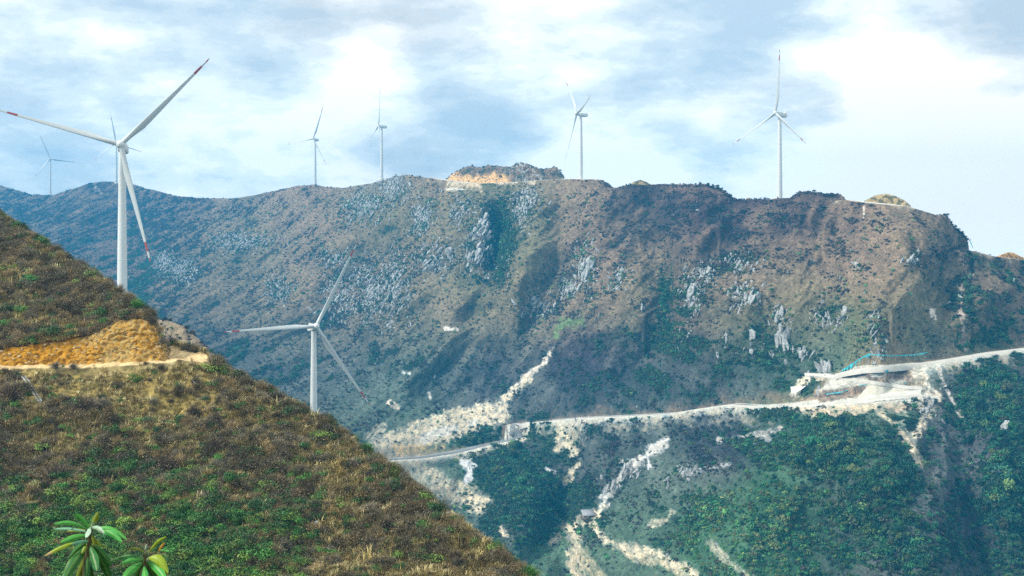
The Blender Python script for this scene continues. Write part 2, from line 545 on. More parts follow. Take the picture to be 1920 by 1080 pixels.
# ---- what covers the ground: green scrub / dry ochre grass / leafless purple-brown scrub
COVER = np.array([
    (20, 380, .1, .3, .7), (80, 440, .2, .2, .8), (150, 430, .4, .1, .7), (250, 480, .9, 0, .3), (200, 530, .8, 0, .4), (300, 420, .3, .1, .8), (340, 400, .2, .1, .9), (230, 370, .1, .2, .9),
    (400, 430, .1, .6, .5), (350, 560, .3, .3, .6), (450, 470, .5, .3, .5), (400, 500, .45, .3, .5), (520, 400, .05, .8, .3), (600, 420, .1, .7, .4), (480, 560, .15, .55, .5),
    (420, 640, .6, .1, .6), (470, 650, .6, .1, .6), (560, 520, .2, .5, .5), (650, 400, .1, .7, .4), (720, 390, .5, .4, .4), (760, 345, 0, .9, .1), (850, 390, .1, .8, .3),
    (942, 400, 1, 0, .2), (940, 450, 1, 0, .2), (925, 520, .9, 0, .3), (1000, 370, .1, .7, .4), (890, 440, .4, .4, .4), (800, 470, .4, .3, .5), (700, 500, .3, .4, .5),
    (640, 560, .2, .4, .6), (740, 560, .3, .3, .6), (750, 540, .7, .1, .4), (700, 620, .6, .1, .6), (620, 700, .7, .1, .5), (850, 580, .05, .95, .2), (800, 610, .1, .8, .3), (960, 570, .2, .5, .6),
    (1010, 470, .15, .8, .3), (1100, 430, .1, .6, .5), (1170, 390, .2, .1, 1), (1300, 370, .25, 0, 1), (1250, 430, .3, .1, 1), (1350, 400, .2, 0, 1), (1120, 470, 0, .9, .3), (1180, 480, .1, .5, .6),
    (1050, 530, .2, .5, .6), (1245, 560, .9, 0, .4), (1160, 560, .1, .6, .5), (900, 680, .5, .05, .9), (830, 660, .4, .2, .8), (1100, 670, .4, 0, 1), (1200, 700, .6, .1, .8),
    (1000, 740, .6, .1, .8), (780, 700, .7, .2, .6), (700, 770, .5, .4, .4), (1350, 500, .2, .3, .8), (1420, 430, .2, .05, 1), (1500, 400, .2, .05, 1), (1420, 520, .05, .8, .3),
    (1480, 560, .3, .5, .5), (1400, 640, .7, .2, .5), (1300, 700, .6, .1, .7), (1560, 480, .1, .5, .5), (1560, 620, .7, .3, .5), (1600, 420, .05, .5, .6), (1690, 450, .1, .8, .4),
    (1620, 520, .05, .9, .3), (1680, 600, .1, .9, .3), (1650, 650, .5, .7, .2), (1760, 450, .2, .2, .9), (1770, 560, .5, .3, .6), (1850, 530, .7, .1, .8), (1890, 600, 1, .05, .5),
    (1780, 650, .6, .2, .6), (1850, 750, 1, 0, .4), (1890, 900, 1, 0, .5), (1790, 880, .8, .05, .7), (1740, 1010, .7, .1, .8), (1600, 820, .9, .3, .2), (1500, 850, 1, .4, .1),
    (1450, 950, .9, .5, .1), (1600, 950, 1, .1, .3), (1350, 1010, .8, .6, .2), (1250, 900, .8, .2, .5), (1200, 980, .6, .5, .4), (1100, 900, .7, .1, .7), (1000, 870, 1, .05, .4),
    (1120, 820, .4, .2, .8), (950, 960, 1, .05, .5), (1060, 1060, .4, .9, .3), (1180, 1050, .4, .8, .3), (1350, 820, .4, .1, .9), (900, 860, .9, .1, .2), (820, 910, .2, 1, .1),
    (760, 860, .1, 1, .1), (1460, 780, .8, .2, .3), (1200, 800, .3, .3, .8)], float)
num = np.zeros(PX.shape + (3,), np.float32); den = np.full(PX.shape, 1e-6, np.float32)
for cpx, cpy, g_, o_, s_ in COVER:
    w = np.exp(-(((PX - cpx) ** 2 + (PY - cpy) ** 2) / (2 * 46.0 ** 2))).astype(np.float32) + 1e-5
    num += w[..., None] * np.array([g_, o_, s_], np.float32); den += w
cov = num / den[..., None]
xx, zz = M3[..., 0], M3[..., 2]
n1 = fbm(xx / 34, zz / 24, 70, 5, .6); n2 = fbm(xx / 11, zz / 8, 80, 4, .62); n3 = fbm(xx / 3.2, zz / 2.6, 90, 3, .7)
streak = fbm((xx - .6 * zz) / 7, zz / 34, 100, 4, .6)
green = np.clip(cov[..., 0] + .36 * n1 + .30 * n2 - .06 - .50 * rg1 - .30 * rg2, 0, 1)
green = sst(.28, .82, green + .16 * n3)
ochre = np.clip(cov[..., 1] + .30 * n2 + .25 * streak - .2 * n1 + .45 * rg1 + .25 * rg2 - .14, 0, 1)
scrub = np.clip(cov[..., 2] + .3 * n1 + .25 * n2 - .25 * streak - .25 * rg2 - .3 * rg1, 0, 1)
earth = np.array([.125, .078, .066]); C_OCH = np.array([.31, .21, .145]); C_PUR = np.array([.055, .034, .042])
C_GRN = np.array([.040, .085, .030]); C_LGR = np.array([.10, .19, .06]); C_SAND = np.array([.58, .50, .35]); C_ROCK = np.array([.36, .36, .34])
C_CUT = np.array([.30, .215, .14])
colr = earth[None, None] * np.ones(PX.shape + (1,))
colr = lerp(colr, C_OCH, np.clip(ochre, 0, 1)[..., None] * .9)
colr = lerp(colr, C_PUR, (sst(.25, .85, scrub) * .8)[..., None])
lg = (cov[..., 0] * cov[..., 1] * 2.2)
colr = lerp(colr, C_LGR, (np.clip(lg, 0, 1) * .8)[..., None])
colr = lerp(colr, C_GRN, (green * .75)[..., None])

SAND = [([(1600, 744), (1660, 742), (1722, 738)], 13, 1.1, (.55, .51, .41)), ([(1545, 704), (1600, 712), (1650, 720)], 6, 1.1, (.55, .51, .41)), ([(700, 850), (780, 824), (860, 796), (930, 772)], 24, 1.0, (.50, .44, .32)), ([(745, 880), (810, 905), (880, 935)], 24, .8, (.46, .40, .27)),
    ([(1060, 990), (1090, 1040), (1120, 1085)], 15, .8, (.46, .40, .26)), ([(1180, 1035), (1240, 1055), (1300, 1085)], 12, .8, (.46, .40, .26)),
    ([(1050, 800), (1060, 830)], 18, .7, (.46, .40, .28)),  # polyline, half width px, strength, colour
    ([(700, 838), (770, 806), (850, 780), (930, 762)], 13, .9, C_SAND), ([(740, 815), (800, 800), (880, 770)], 9, .6, C_SAND),
    ([(1035, 655), (1022, 680), (990, 703), (960, 733), (930, 760)], 5.5, 1, (.62, .55, .45)), ([(990, 712), (955, 742), (915, 768)], 7, .8, C_SAND),
    ([(795, 826), (820, 812), (850, 802)], 7, 1.3, (.56, .53, .46)), ([(880, 795), (893, 791)], 4, 1.2, (.56, .53, .46)),
    ([(745, 840), (780, 842), (830, 836)], 7, .6, (.60, .40, .16)), ([(730, 872), (780, 880), (820, 900), (870, 930), (900, 945)], 16, .9, C_SAND),
    ([(720, 868), (770, 866), (850, 853), (950, 832), (985, 818), (985, 805)], 8, .8, C_SAND), ([(760, 890), (790, 910)], 20, .5, (.36, .38, .28)),
    ([(868, 866), (880, 880), (878, 900)], 6, 1.4, (.62, .62, .60)), ([(868, 866), (892, 876)], 5, 1.3, (.62, .62, .60)), ([(990, 795), (1040, 800), (1060, 830), (1075, 850)], 8, .8, C_SAND),
    ([(1085, 870), (1070, 890), (1062, 905)], 7, .9, C_SAND), ([(1050, 820), (1045, 840)], 9, .9, C_SAND), ([(1025, 880), (1038, 886)], 3.5, 1.2, (.58, .57, .55)),
    ([(1245, 832), (1215, 850), (1190, 870), (1160, 900), (1135, 930)], 9, 1.2, (.52, .50, .45)), ([(1205, 850), (1215, 860), (1218, 876)], 3.5, 1.1, (.56, .55, .54)), ([(1135, 930), (1125, 960), (1140, 945)], 6, .9, (.62, .60, .55)),
    ([(1130, 955), (1100, 975), (1060, 995), (1035, 1015)], 10, .9, C_SAND), ([(1110, 985), (1130, 1010), (1180, 1030), (1230, 1040), (1300, 1075)], 10, .9, C_SAND),
    ([(1080, 1010), (1070, 1060), (1100, 1090)], 12, .9, C_SAND), ([(1220, 985), (1250, 975), (1260, 960)], 6, .7, C_SAND), ([(1330, 1020), (1370, 1060), (1420, 1090)], 7, .6, C_SAND),
    ([(1290, 885), (1330, 878), (1370, 870)], 5, .7, (.5, .48, .44)), ([(1350, 825), (1400, 818), (1440, 812), (1465, 800)], 5, .8, (.44, .40, .34)), ([(1410, 830), (1440, 820)], 6, .6, (.42, .38, .34)),
    ([(1640, 765), (1680, 800), (1710, 840), (1730, 870)], 9, .8, (.56, .46, .32)), ([(1720, 755), (1740, 770), (1720, 810)], 12, .8, (.60, .50, .36)), ([(1660, 760), (1700, 765)], 9, .7, (.56, .40, .28)),
    ([(1755, 690), (1780, 740), (1810, 800)], 4, .8, (.50, .44, .38)), ([(1725, 700), (1735, 730), (1760, 750)], 9, 1, (.62, .56, .44)), ([(1560, 770), (1600, 768)], 12, 1, C_SAND), ([(1480, 772), (1560, 775)], 6, .9, (.48, .38, .24)),
    ([(1530, 735), (1580, 738), (1630, 728)], 7, .7, (.48, .30, .18)), ([(1600, 710), (1700, 715)], 10, .8, (.33, .24, .17)), ([(1610, 672), (1700, 672), (1760, 662)], 9, .8, (.36, .25, .16)),
    ([(1520, 706), (1503, 718), (1488, 734)], 8, 1.0, (.58, .52, .38)), ([(1520, 710), (1560, 712)], 6, 1, (.52, .46, .34)), ([(1715, 702), (1718, 722)], 11, 1.3, (.62, .55, .42)), ([(1505, 745), (1540, 740)], 5, .6, (.45, .30, .18)), ([(1530, 776), (1600, 772), (1640, 764)], 9, 1, (.54, .44, .30)),
    ([(1795, 530), (1808, 550), (1800, 580), (1810, 610)], 5, .7, (.40, .33, .28)), ([(1800, 540), (1820, 515)], 4, .7, (.46, .40, .32)), ([(1620, 395), (1618, 412)], 1.5, .8, (.6, .52, .42)),
    ([(835, 616), (855, 618)], 3.5, 1.2, (.66, .62, .54)), ([(755, 698), (768, 700)], 3, 1.1, (.68, .66, .6)), ([(803, 738), (808, 748)], 3, 1.1, (.52, .50, .45)), ([(730, 755), (745, 765)], 4, .9, (.60, .52, .4)),
    ([(1040, 625), (1060, 605), (1085, 600)], 9, .9, (.13, .21, .08)), ([(720, 800), (690, 820)], 8, .7, C_SAND), ([(175, 345), (190, 362)], 1.5, .45, (.6, .55, .5)), ([(178, 345), (180, 360)], 1.2, .4, (.6, .55, .5)),
    ([(1750, 583), (1751, 592)], 6, 1.5, (.66, .60, .52)), ([(840, 352), (900, 354)], 5, .9, (.44, .36, .24)), ([(930, 352), (970, 350)], 4, 1, (.52, .45, .34)), ([(840, 346), (1000, 346)], 4, .8, (.5, .42, .3)),
    ([(935, 990), (950, 1003)], 4, .9, C_SAND), ([(1700, 775), (1690, 800)], 8, .5, C_SAND),
]
bare = np.zeros(PX.shape)
wob = 8 * perlin(xx / 12, zz / 9, 110) + 6 * perlin(xx / 4, zz / 3.2, 111) + 4 * perlin(xx / 1.6, zz / 1.3, 112)
for pts, w, a, c in SAND:
    m = (PX > min(p[0] for p in pts) - 3 * w - 9) & (PX < max(p[0] for p in pts) + 3 * w + 9) & (PY > min(p[1] for p in pts) - 3 * w - 9) & (PY < max(p[1] for p in pts) + 3 * w + 9)
    d, _ = seg_dist(PX[m], PY[m], pts)
    kk = 1 - sst(.6, 1.35, (d + .75 * wob[m] * min(1.2, w / 8)) / w)
    kk = np.clip(kk * a * (1 + .7 * np.clip(n3[m], -1, .3)) * 1.0, 0, 1)
    colr[m] = lerp(colr[m], np.array(c), kk[..., None])
    bare[m] = np.maximum(bare[m], kk)
# fill slope below every road, raw cut above it
low = (road_side < 0)
hi_ = PY < 520
kf = (1 - sst(np.where(hi_, 3, 7), np.where(hi_, 8, 15), road_d + 5 * n2 + 3 * n3)) * low
kc = (1 - sst(np.where(hi_, 3, 6), np.where(hi_, 6, 13), road_d + 3 * n2)) * (~low)
colr = lerp(colr, np.array([.50, .43, .30]), (kf * .8)[..., None])
colr = lerp(colr, C_CUT * 1.0, (kc * .5)[..., None])
bare = np.maximum(bare, np.maximum(kf * .9, kc * .9))
verge = (1 - sst(6.5, np.where(hi_, 5, 10) + 2.5, road_d + 1.5 * n3)) * np.where(hi_, 0, 1)
verge = verge * np.where(low, 1, 1 - sst(5.5, 7, road_d))
colr = lerp(colr, np.array([.56, .53, .44]), (verge * .9)[..., None])
cutp = sst(0, 5, PY - np.interp(PX, [1575, 1700], [702, 692])) * (1 - sst(-4, 2, PY - np.interp(PX, [1575, 1720], [705, 722]))) * (PX > 1582) * (1 - sst(1706, 1716, PX + 4 * n3))
cutp2 = sst(0, 4, PY - np.interp(PX, [1530, 1632], [736, 722])) * (1 - sst(-4, 0, PY - np.interp(PX, [1530, 1600, 1632], [757, 746, 736]))) * (PX > 1535) * (PX < 1632)
colr = lerp(colr, np.array([.21, .155, .11]) * (1 + .5 * n3)[..., None], (np.clip(cutp + cutp2, 0, 1) * .92)[..., None])
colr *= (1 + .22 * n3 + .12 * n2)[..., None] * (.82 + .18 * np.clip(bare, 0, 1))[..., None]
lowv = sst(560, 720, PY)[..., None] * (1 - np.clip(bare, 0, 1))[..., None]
colr = np.clip(colr * lerp(np.ones(3), np.array([.60, .92, 1.25]), lowv), .01, .85)  # valley haze painted into the ground colour: bluer, less red low down

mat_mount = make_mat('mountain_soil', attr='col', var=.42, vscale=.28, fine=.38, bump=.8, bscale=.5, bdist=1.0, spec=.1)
# back of the mountain
back = []
for k, (dd, dz) in enumerate([(3, .1), (9, .4), (20, 1.5), (45, 7), (110, 50), (260, 170), (500, 330)]):
    b = M3[-1].copy()
    b[:, 1] += dd; b[:, 0] = (mpx - CX) / F * b[:, 1]
    b[:, 2] = M3[-1][:, 2] - dz + (.8 * perlin(mpx / 14, mpx * 0 + k, 3) if k > 1 else 0)
    b[:, 2] = np.maximum(b[:, 2], -260)
    back.append(b)
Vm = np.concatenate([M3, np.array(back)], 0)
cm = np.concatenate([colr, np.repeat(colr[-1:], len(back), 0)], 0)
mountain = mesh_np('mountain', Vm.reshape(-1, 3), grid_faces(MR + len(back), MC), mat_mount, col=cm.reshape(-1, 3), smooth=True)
tag(mountain, 'rocky brown and green mountain ridge with gullies across the valley', kind='structure')

# ------------------------------------------------------------------ far ground sheet
gx = np.linspace(-1500, 1500, 120); gy = np.linspace(-600, 3150, 100)
GX, GY = np.meshgrid(gx, gy)
GZ = -285 + 25 * fbm(GX / 900, GY / 900, 130, 4)
gc = np.array([.07, .09, .05])[None] * (1 + .3 * fbm(GX / 300, GY / 300, 131, 3)).ravel()[:, None]
mat_ground = make_mat('ground_soil', attr='col', var=.3, vscale=.05)
g = mesh_np('ground', np.stack([GX, GY, GZ], -1).reshape(-1, 3), grid_faces(100, 120), mat_ground, col=gc, smooth=True)
tag(g, 'low valley ground beyond the ridges', kind='structure')

# ------------------------------------------------------------------ near hillside
TOPS = np.array([(-400, 250), (-200, 330), (0, 402), (40, 430), (80, 452), (120, 484), (160, 506), (200, 534), (240, 562), (270, 580), (292, 604)], float)
CUT = np.array([(-400, 655), (0, 654), (60, 648), (110, 640), (150, 630), (185, 618), (215, 604), (240, 595), (262, 594), (280, 602), (292, 612), (302, 640), (314, 672)], float)
INNER = np.array([(-400, 686), (0, 686), (150, 683), (250, 679), (314, 676), (330, 676), (400, 678)], float)
EDGE = np.array([(-400, 692), (0, 691), (150, 689), (250, 684), (330, 681), (392, 678)], float)
SIL = np.array([(392, 676), (430, 700), (470, 722), (510, 742), (560, 770), (600, 790), (640, 818), (700, 862), (760, 905), (820, 955), (880, 1000), (940, 1045),
                (985, 1082), (1060, 1145), (1200, 1260), (1500, 1500)], float)
NC = 560
npx = np.linspace(-330, 1180, NC)
segs = [30, 90, 190, 12, 34, 90, 3, 10, 14, 10]     # rows between knots
NK = len(segs) + 1
rows = []
colN = []
kinds = []
for px in npx:
    kn = []
    kn.append((2.0, -2.6)); kn.append((82.0, -51.0))
    t1080 = (1120 - HY) / F
    if px < 392:
        pe = np.interp(px, EDGE[:, 0], EDGE[:, 1]); te = (pe - HY) / F
        de = 150.0; ze = -te * de
        d2 = (-ze + .62 * de) / (.62 + t1080); z2 = -t1080 * d2
        kn.append((d2, z2)); kn.append((de, ze))
        pi = np.interp(px, INNER[:, 0], INNER[:, 1])
        zi = ze + .12; di = zi / (-(pi - HY) / F)
        if px < 314:
            kn.append((di, zi))
            pc = np.interp(px, CUT[:, 0], CUT[:, 1]); dc = di + 2.2 * (pi - pc) / 60 + .3; zc = (HY - pc) / F * dc
            kn.append((dc, zc))
            pt = np.interp(px, TOPS[:, 0], TOPS[:, 1]); pt = min(pt, pc - 2)
            if px > 292: pt = pc - 3
            tt_ = (HY - pt) / F
            ds = max((zc - .62 * dc) / (tt_ - .62), dc + .5); zs = tt_ * ds
            kn.append((ds, zs))
        else:
            # flat spoil platform at the bend
            u = (px - 314) / 78.
            pb = 650 + 16 * u * u
            db = 165.0 - 8 * u; zb = -(pb - HY) / F * db
            d4 = de + (db - de) * .45
            kn.append((d4, ze + (zb - ze) * .2)); kn.append((de + (db - de) * .85, ze + (zb - ze) * .75)); kn.append((db, zb))
    else:
        ps = np.interp(px, SIL[:, 0], SIL[:, 1]); ts = (ps - HY) / F
        base_e = -(EDGE[-1, 1] - HY) / F * 150
        ds = (-base_e + .62 * 150.) / (.62 + ts)
        zs = -ts * ds
        if t1080 > ts + .004:
            d2 = (-zs + .62 * ds) / (.62 + t1080); z2 = -t1080 * d2
        else:
            d2 = ds - 1.5; z2 = zs - .93
        kn.append((d2, z2)); kn.append((ds - .9, zs - .42))
        kn.append((ds - .6, zs - .26)); kn.append((ds - .3, zs - .1)); kn.append((ds, zs))
    ds, zs = kn[-1]
    kn.append((ds + 1.2, zs - .12)); kn.append((ds + 6, zs - 3.2)); kn.append((ds + 30, zs - 22)); kn.append((ds + 110, zs - 100))
    c = []
    kd = []
    for s in range(len(segs)):
        a, b = kn[s], kn[s + 1]
        for r in range(segs[s]):
            t = r / segs[s]
            c.append((lerp(a[0], b[0], t), lerp(a[1], b[1], t))); kd.append(s)
    c.append(kn[-1]); kd.append(len(segs))
    rows.append(c); kinds.append(kd)
N2 = np.array(rows).transpose(1, 0, 2)                # rows, cols, (d,z)
KD = np.array(kinds).T
# soften along x
for _ in range(2):
    N2[:, 1:-1] = .25 * N2[:, :-2] + .5 * N2[:, 1:-1] + .25 * N2[:, 2:]
ND = N2[..., 0]; NZ = N2[..., 1]
NPX = np.repeat(npx[None], len(ND), 0)
NXw = (NPX - CX) / F * ND
NPY = HY - F * NZ / ND
lowslope = ((KD == 1) | (KD == 2)).astype(float)
upslope = (KD == 5).astype(float)
cutf = ((KD == 4) & (NPX < 316)).astype(float)
benchf = ((KD == 3) | ((KD >= 3) & (KD < 6) & (NPX >= 312))).astype(float) * (NPX < 392)
rel = 1.3 * fbm(NXw / 9, ND / 7, 140, 3) + .32 * fbm(NXw / 1.8, ND / 1.6, 141, 3)
am = np.where(KD == 0, 1, 0) * 1.0 + lowslope * .8 + upslope * .6 + (KD >= 6) * .4
am *= sst(0, 8, np.abs(NPY - np.interp(NPX, EDGE[:, 0], EDGE[:, 1])) + (KD >= 4) * 8) * .999
edge_f = np.where(NPX > 392, sst(0, 60, NPY - np.interp(NPX, SIL[:, 0], SIL[:, 1])) * .8 + .12, 1)
edge_t = np.where(NPX < 300, sst(0, 50, NPY - np.interp(NPX, TOPS[:, 0], TOPS[:, 1])) * .8 + .15, 1)
ter = ((NPX > 10) & (NPX < 430) & (NPY > 690) & (NPY < 800)) * 1.0
NZ2 = NZ + rel * am * edge_f * edge_t * np.clip(ND / 100, .1, 1)
# low terraces in the graded fill under the bench
terr_m = sst(0, 12, NPY - 692) * (1 - sst(760, 800, NPY + 8 * perlin(NPX / 30, NPY / 30, 5))) * sst(10, 60, NPX) * (1 - sst(370, 420, NPX + .4 * (690 - NPY)))
NZ2 += terr_m * .16 * np.sin(NZ * 2 * np.pi / .55 + 1.5 * perlin(NXw / 4, ND / 4, 6))
# rocky cut
ND2 = ND + cutf * (.42 * ridged((NXw + .5 * NZ) / .8, NZ / .55, 150, 4) - .4 + .6 * perlin(NXw / 4, NZ / 3, 151)) * -1
NZ2 += cutf * .25 * fbm(NXw / .8, NZ / .8, 152, 2)
NZ2 += benchf * .10 * fbm(NXw / 1.2, ND / 1.2, 153, 3)
N3 = np.stack([(NPX - CX) / F * ND2, ND2, NZ2], -1)
nx_, nd_, nz_ = N3[..., 0], N3[..., 1], N3[..., 2]
a1 = fbm(nx_ / 6, nd_ / 6, 160, 4, .6); a2 = fbm(nx_ / 1.4, nz_ / 1.2, 161, 4, .65); a3 = fbm(nx_ / .5, nz_ / .45, 162, 3, .7)
cN = np.array([.25, .20, .085]) * np.ones(NPX.shape + (1,))
cN = lerp(cN, np.array([.085, .070, .032]), sst(-.2, .6, a1 + .5 * a2)[..., None])
cN = lerp(cN, np.array([.40, .33, .17]), (sst(.0, .9, a2 - .3 * a1 + .3 * sst(450, 700, NPX)) * .8)[..., None])
gm = sst(.0, 1., .9 * sst(880, 1040, NPY) * (1 - sst(480, 640, NPX)) + .5 * a1)
cN = lerp(cN, np.array([.035, .075, .025]), (gm * .7)[..., None])
fillc = lerp(np.array([.34, .26, .085]), np.array([.13, .11, .04]), sst(-.3, .5, a2 + .4 * np.sin(nz_ * 2 * np.pi / .55))[..., None])
cN = lerp(cN, fillc, (terr_m * .9)[..., None])
cutc = lerp(np.array([.50, .25, .02]), np.array([.46, .34, .13]), sst(-.1, .6, ridged((nx_ + .4 * nz_) / .55, nz_ / .4, 170, 4) - .5 + .45 * sst(80, 220, NPX) + .35 * perlin(nx_ / 3, nz_ / 2, 171) - .1)[..., None])
cutc = lerp(cutc, np.array([.22, .10, .02]), (sst(.1, .7, a3) * .7)[..., None])
cN = lerp(cN, cutc, cutf[..., None])
cN = lerp(cN, np.array([.62, .46, .24]) * (1 + .15 * a3)[..., None], benchf[..., None])
cN *= (1 + .25 * a3)[..., None]
# dark torn turf lip on top of the cut
lip = (KD == 5) * np.exp(-((NPY - np.interp(NPX, CUT[:, 0], CUT[:, 1])) / 9.) ** 2) * (NPX < 300)
cN = lerp(cN, np.array([.035, .022, .012]), lip[..., None])
cN = np.clip(cN * np.where((cutf + benchf + terr_m > .3), 1, 1.3)[..., None], .008, .8)
mat_near = make_mat('hillside_soil', attr='col', var=.35, vscale=2.5, bump=.9, bscale=4.0, bdist=.12, spec=.1)
hill = mesh_np('near_hillside', N3.reshape(-1, 3), grid_faces(N3.shape[0], NC), mat_near, col=cN.reshape(-1, 3), smooth=True)
tag(hill, 'steep scrubby hillside with an orange road cutting in the foreground', kind='structure')

# the ground the photographer stands on and the flanks beside the view
cgx = np.linspace(-120, 120, 121); cgy = np.linspace(-60, 80, 81)
CGX, CGY = np.meshgrid(cgx, cgy)
CGZ = -2.05 - .62 * np.maximum(CGY, -4) + .25 * fbm(CGX / 4, CGY / 4, 180, 3) - .5 * sst(1.5, 6, np.hypot(CGX, CGY)) * 1.0
CGZ = np.maximum(CGZ, -54)
cs_ = mesh_np('slope_underfoot', np.stack([CGX, CGY, CGZ], -1).reshape(-1, 3), grid_faces(81, 121), mat_near,
              col=np.array([.09, .09, .04])[None] * (1 + .3 * fbm(CGX / 2, CGY / 2, 181, 3)).ravel()[:, None], smooth=True)
tag(cs_, 'grassy slope falling away below the viewpoint', kind='structure')

# ------------------------------------------------------------------ middle spur (carries the near left turbine)
SP = np.array([(-500, 545, 640), (0, 566, 560), (160, 584, 530), (226, 588, 523), (290, 597, 500), (320, 603, 488), (345, 612, 478), (370, 634, 468), (400, 662, 460),
               (430, 690, 452), (470, 722, 445), (520, 765, 435), (620, 845, 420), (760, 960, 400), (900, 1060, 385)], float)
spx = np.linspace(-500, 900, 420)
spr = []
for px in spx:
    ps, ds = np.interp(px, SP[:, 0], SP[:, 1]), np.interp(px, SP[:, 0], SP[:, 2])
    zs = (HY - ps) / F * ds
    kn = [(ds - 170, zs - 105), (ds - 3, zs - 1.4), (ds, zs), (ds + 4, zs - .5), (ds + 160, zs - 110)]
    c = []
    for s, n in enumerate((110, 8, 6, 60)):
        for r in range(n):
            t = r / n
            c.append((lerp(kn[s][0], kn[s + 1][0], t), lerp(kn[s][1], kn[s + 1][1], t)))
    spr.append(c)
S2 = np.array(spr).transpose(1, 0, 2)
SX = (spx[None] - CX) / F * S2[..., 0]
SZ = S2[..., 1] + 1.6 * fbm(SX / 14, S2[..., 0] / 14, 190, 4) * np.clip(np.abs(np.arange(S2.shape[0]) - 118)[:, None] / 40, .12, 1)
S3 = np.stack([SX, S2[..., 0], SZ], -1)
sn = fbm(SX / 5, SZ / 4, 191, 4)
sc = lerp(np.array([.13, .10, .075]), np.array([.24, .19, .12]), (sst(-.1, .6, sn + .6 * np.exp(-((spx[None] - 325) / 30) ** 2)))[..., None])
spur = mesh_np('middle_spur', S3.reshape(-1, 3), grid_faces(S3.shape[0], 420), mat_mount, col=np.clip(sc, .02, .8).reshape(-1, 3), smooth=True)
tag(spur, 'shrubby spur of hillside behind the road platform', kind='structure')


# ------------------------------------------------------------------ knolls and mounds on the skyline
def knoll(name, prof, d0, depth, base_py, color_fn, label, rough=1.0, seed=0, n=(150, 70)):
    prof = np.array(prof, float)
    x0, x1 = prof[0, 0], prof[-1, 0]
    u = np.linspace(x0, x1, n[0]); v = np.linspace(-1, 1, n[1])
    top = np.interp(u, prof[:, 0], prof[:, 1])
    dd0 = np.interp(u, [x0, x1], d0) if isinstance(d0, tuple) else np.full(len(u), float(d0))
    dd0 = np.interp(u, mpx, M3[-1][:, 1]) + 4
    bz = np.interp(u, mpx, HY - F * M3[-1][:, 2] / M3[-1][:, 1]) + 1
    PXk = np.repeat(u[None], n[1], 0)
    Dk = dd0[None] + depth * (v[:, None] + 1) / 2 * 2
    prof_v = np.clip(1 - np.abs(v) ** 2.2, 0, 1)[:, None]
    X = (PXk - CX) / F * Dk
    zc = (HY - top)[None] / F * (dd0 + depth)[None]
    zb = (HY - bz)[None] / F * (dd0 + depth)[None] - 3
    Z = zb - 3 * (1 - prof_v) ** 3 + np.maximum(zc - zb, 0) * prof_v ** .8
    damp = (1 - prof_v) * .8 + .25
    nz = rough * (2.2 * ridged(X / 11, Z / 8 + Dk / 14, 200 + seed, 4) - 1.2 + .8 * fbm(X / 3, Dk / 3 + Z / 3, 210 + seed, 3))
    Z = Z + nz * damp * sst(0, .15, prof_v)
    col = color_fn(PXk, X, Dk, Z, prof_v * np.ones_like(X))
    o = mesh_np(name, np.stack([X, Dk, Z], -1).reshape(-1, 3), grid_faces(n[1], n[0]), mat_mount, col=np.clip(col, .01, .8).reshape(-1, 3), smooth=True)
    tag(o, label, kind='structure')
    return np.stack([X, Dk, Z], -1), PXk


def col_rock(PXk, X, Dk, Z, pv):
    a = fbm(X / 8, Z / 6, 220, 4); b = ridged(X / 5, Z / 7, 221, 4)
    c = lerp(np.array([.16, .115, .08]), np.array([.055, .06, .04]), sst(-.1, .4, a)[..., None])
    c = lerp(c, np.array([.33, .34, .33]), (sst(.55, .85, b) * .8 * sst(940, 980, PXk) * (1 - sst(1010, 1030, PXk)) + .5 * sst(.6, .9, b))[..., None])
    front = (np.arange(PXk.shape[0]) < PXk.shape[0] // 2)[:, None]
    f = (1 - sst(.35, .62, pv + .22 * perlin(X / 7, X * 0 + 1, 222))) * front * (1 - sst(945, 965, PXk))
    f = np.maximum(f, front * (1 - sst(848, 868, PXk)))
    return lerp(c, np.array([.66, .42, .19]), (f * .95)[..., None])


knoll_pts, knoll_px = knoll('rocky_knoll', [(836, 338), (846, 328), (858, 320), (872, 314), (885, 311), (900, 314), (915, 310), (930, 311), (945, 313), (958, 313), (966, 307), (978, 306),
                     (990, 308), (1000, 312), (1014, 317), (1030, 316), (1042, 313), (1050, 320), (1058, 334)], (1400, 1310), 16, (343, 337), col_rock,
                    'rocky knoll with tan cut face above the ridge road', 1.0, 0)


def col_tan(PXk, X, Dk, Z, pv):
    a = fbm(X / 4, Z / 3, 230, 4)
    return lerp(np.array([.36, .27, .13]), np.array([.10, .09, .04]), sst(-.1, .3, a + .5 * (pv - .6))[..., None])


knoll('earth_mound', [(1176, 350), (1188, 341), (1200, 337), (1212, 341), (1228, 350)], 1200, 9, 352, col_tan, 'small tan earth mound on the skyline beside a pale wall', .4, 1, (60, 30))
knoll('summit_mound', [(1612, 381), (1628, 373), (1642, 366), (1660, 363), (1678, 367), (1695, 375), (1708, 386)], (940, 915), 8, (381, 387), col_tan,
      'low grassy mound above the summit road', .4, 2, (80, 34))
knoll('orange_spoil_heap', [(1866, 482), (1878, 477), (1890, 473), (1900, 474), (1912, 480), (1930, 486)], 930, 6, 487,
      lambda PXk, X, Dk, Z, pv: lerp(np.array([.55, .30, .08]), np.array([.2, .12, .05]), sst(0, .4, fbm(X / 2, Z / 2, 240, 3))[..., None]),
      'orange spoil heap beside the road at the right edge', .3, 3, (50, 24))
knoll('rock_bump', [(1396, 375), (1401, 371), (1407, 371), (1412, 376)], 1045, 3, 377, col_tan, 'small rocky bump in the saddle of the ridge', .3, 4, (30, 20))

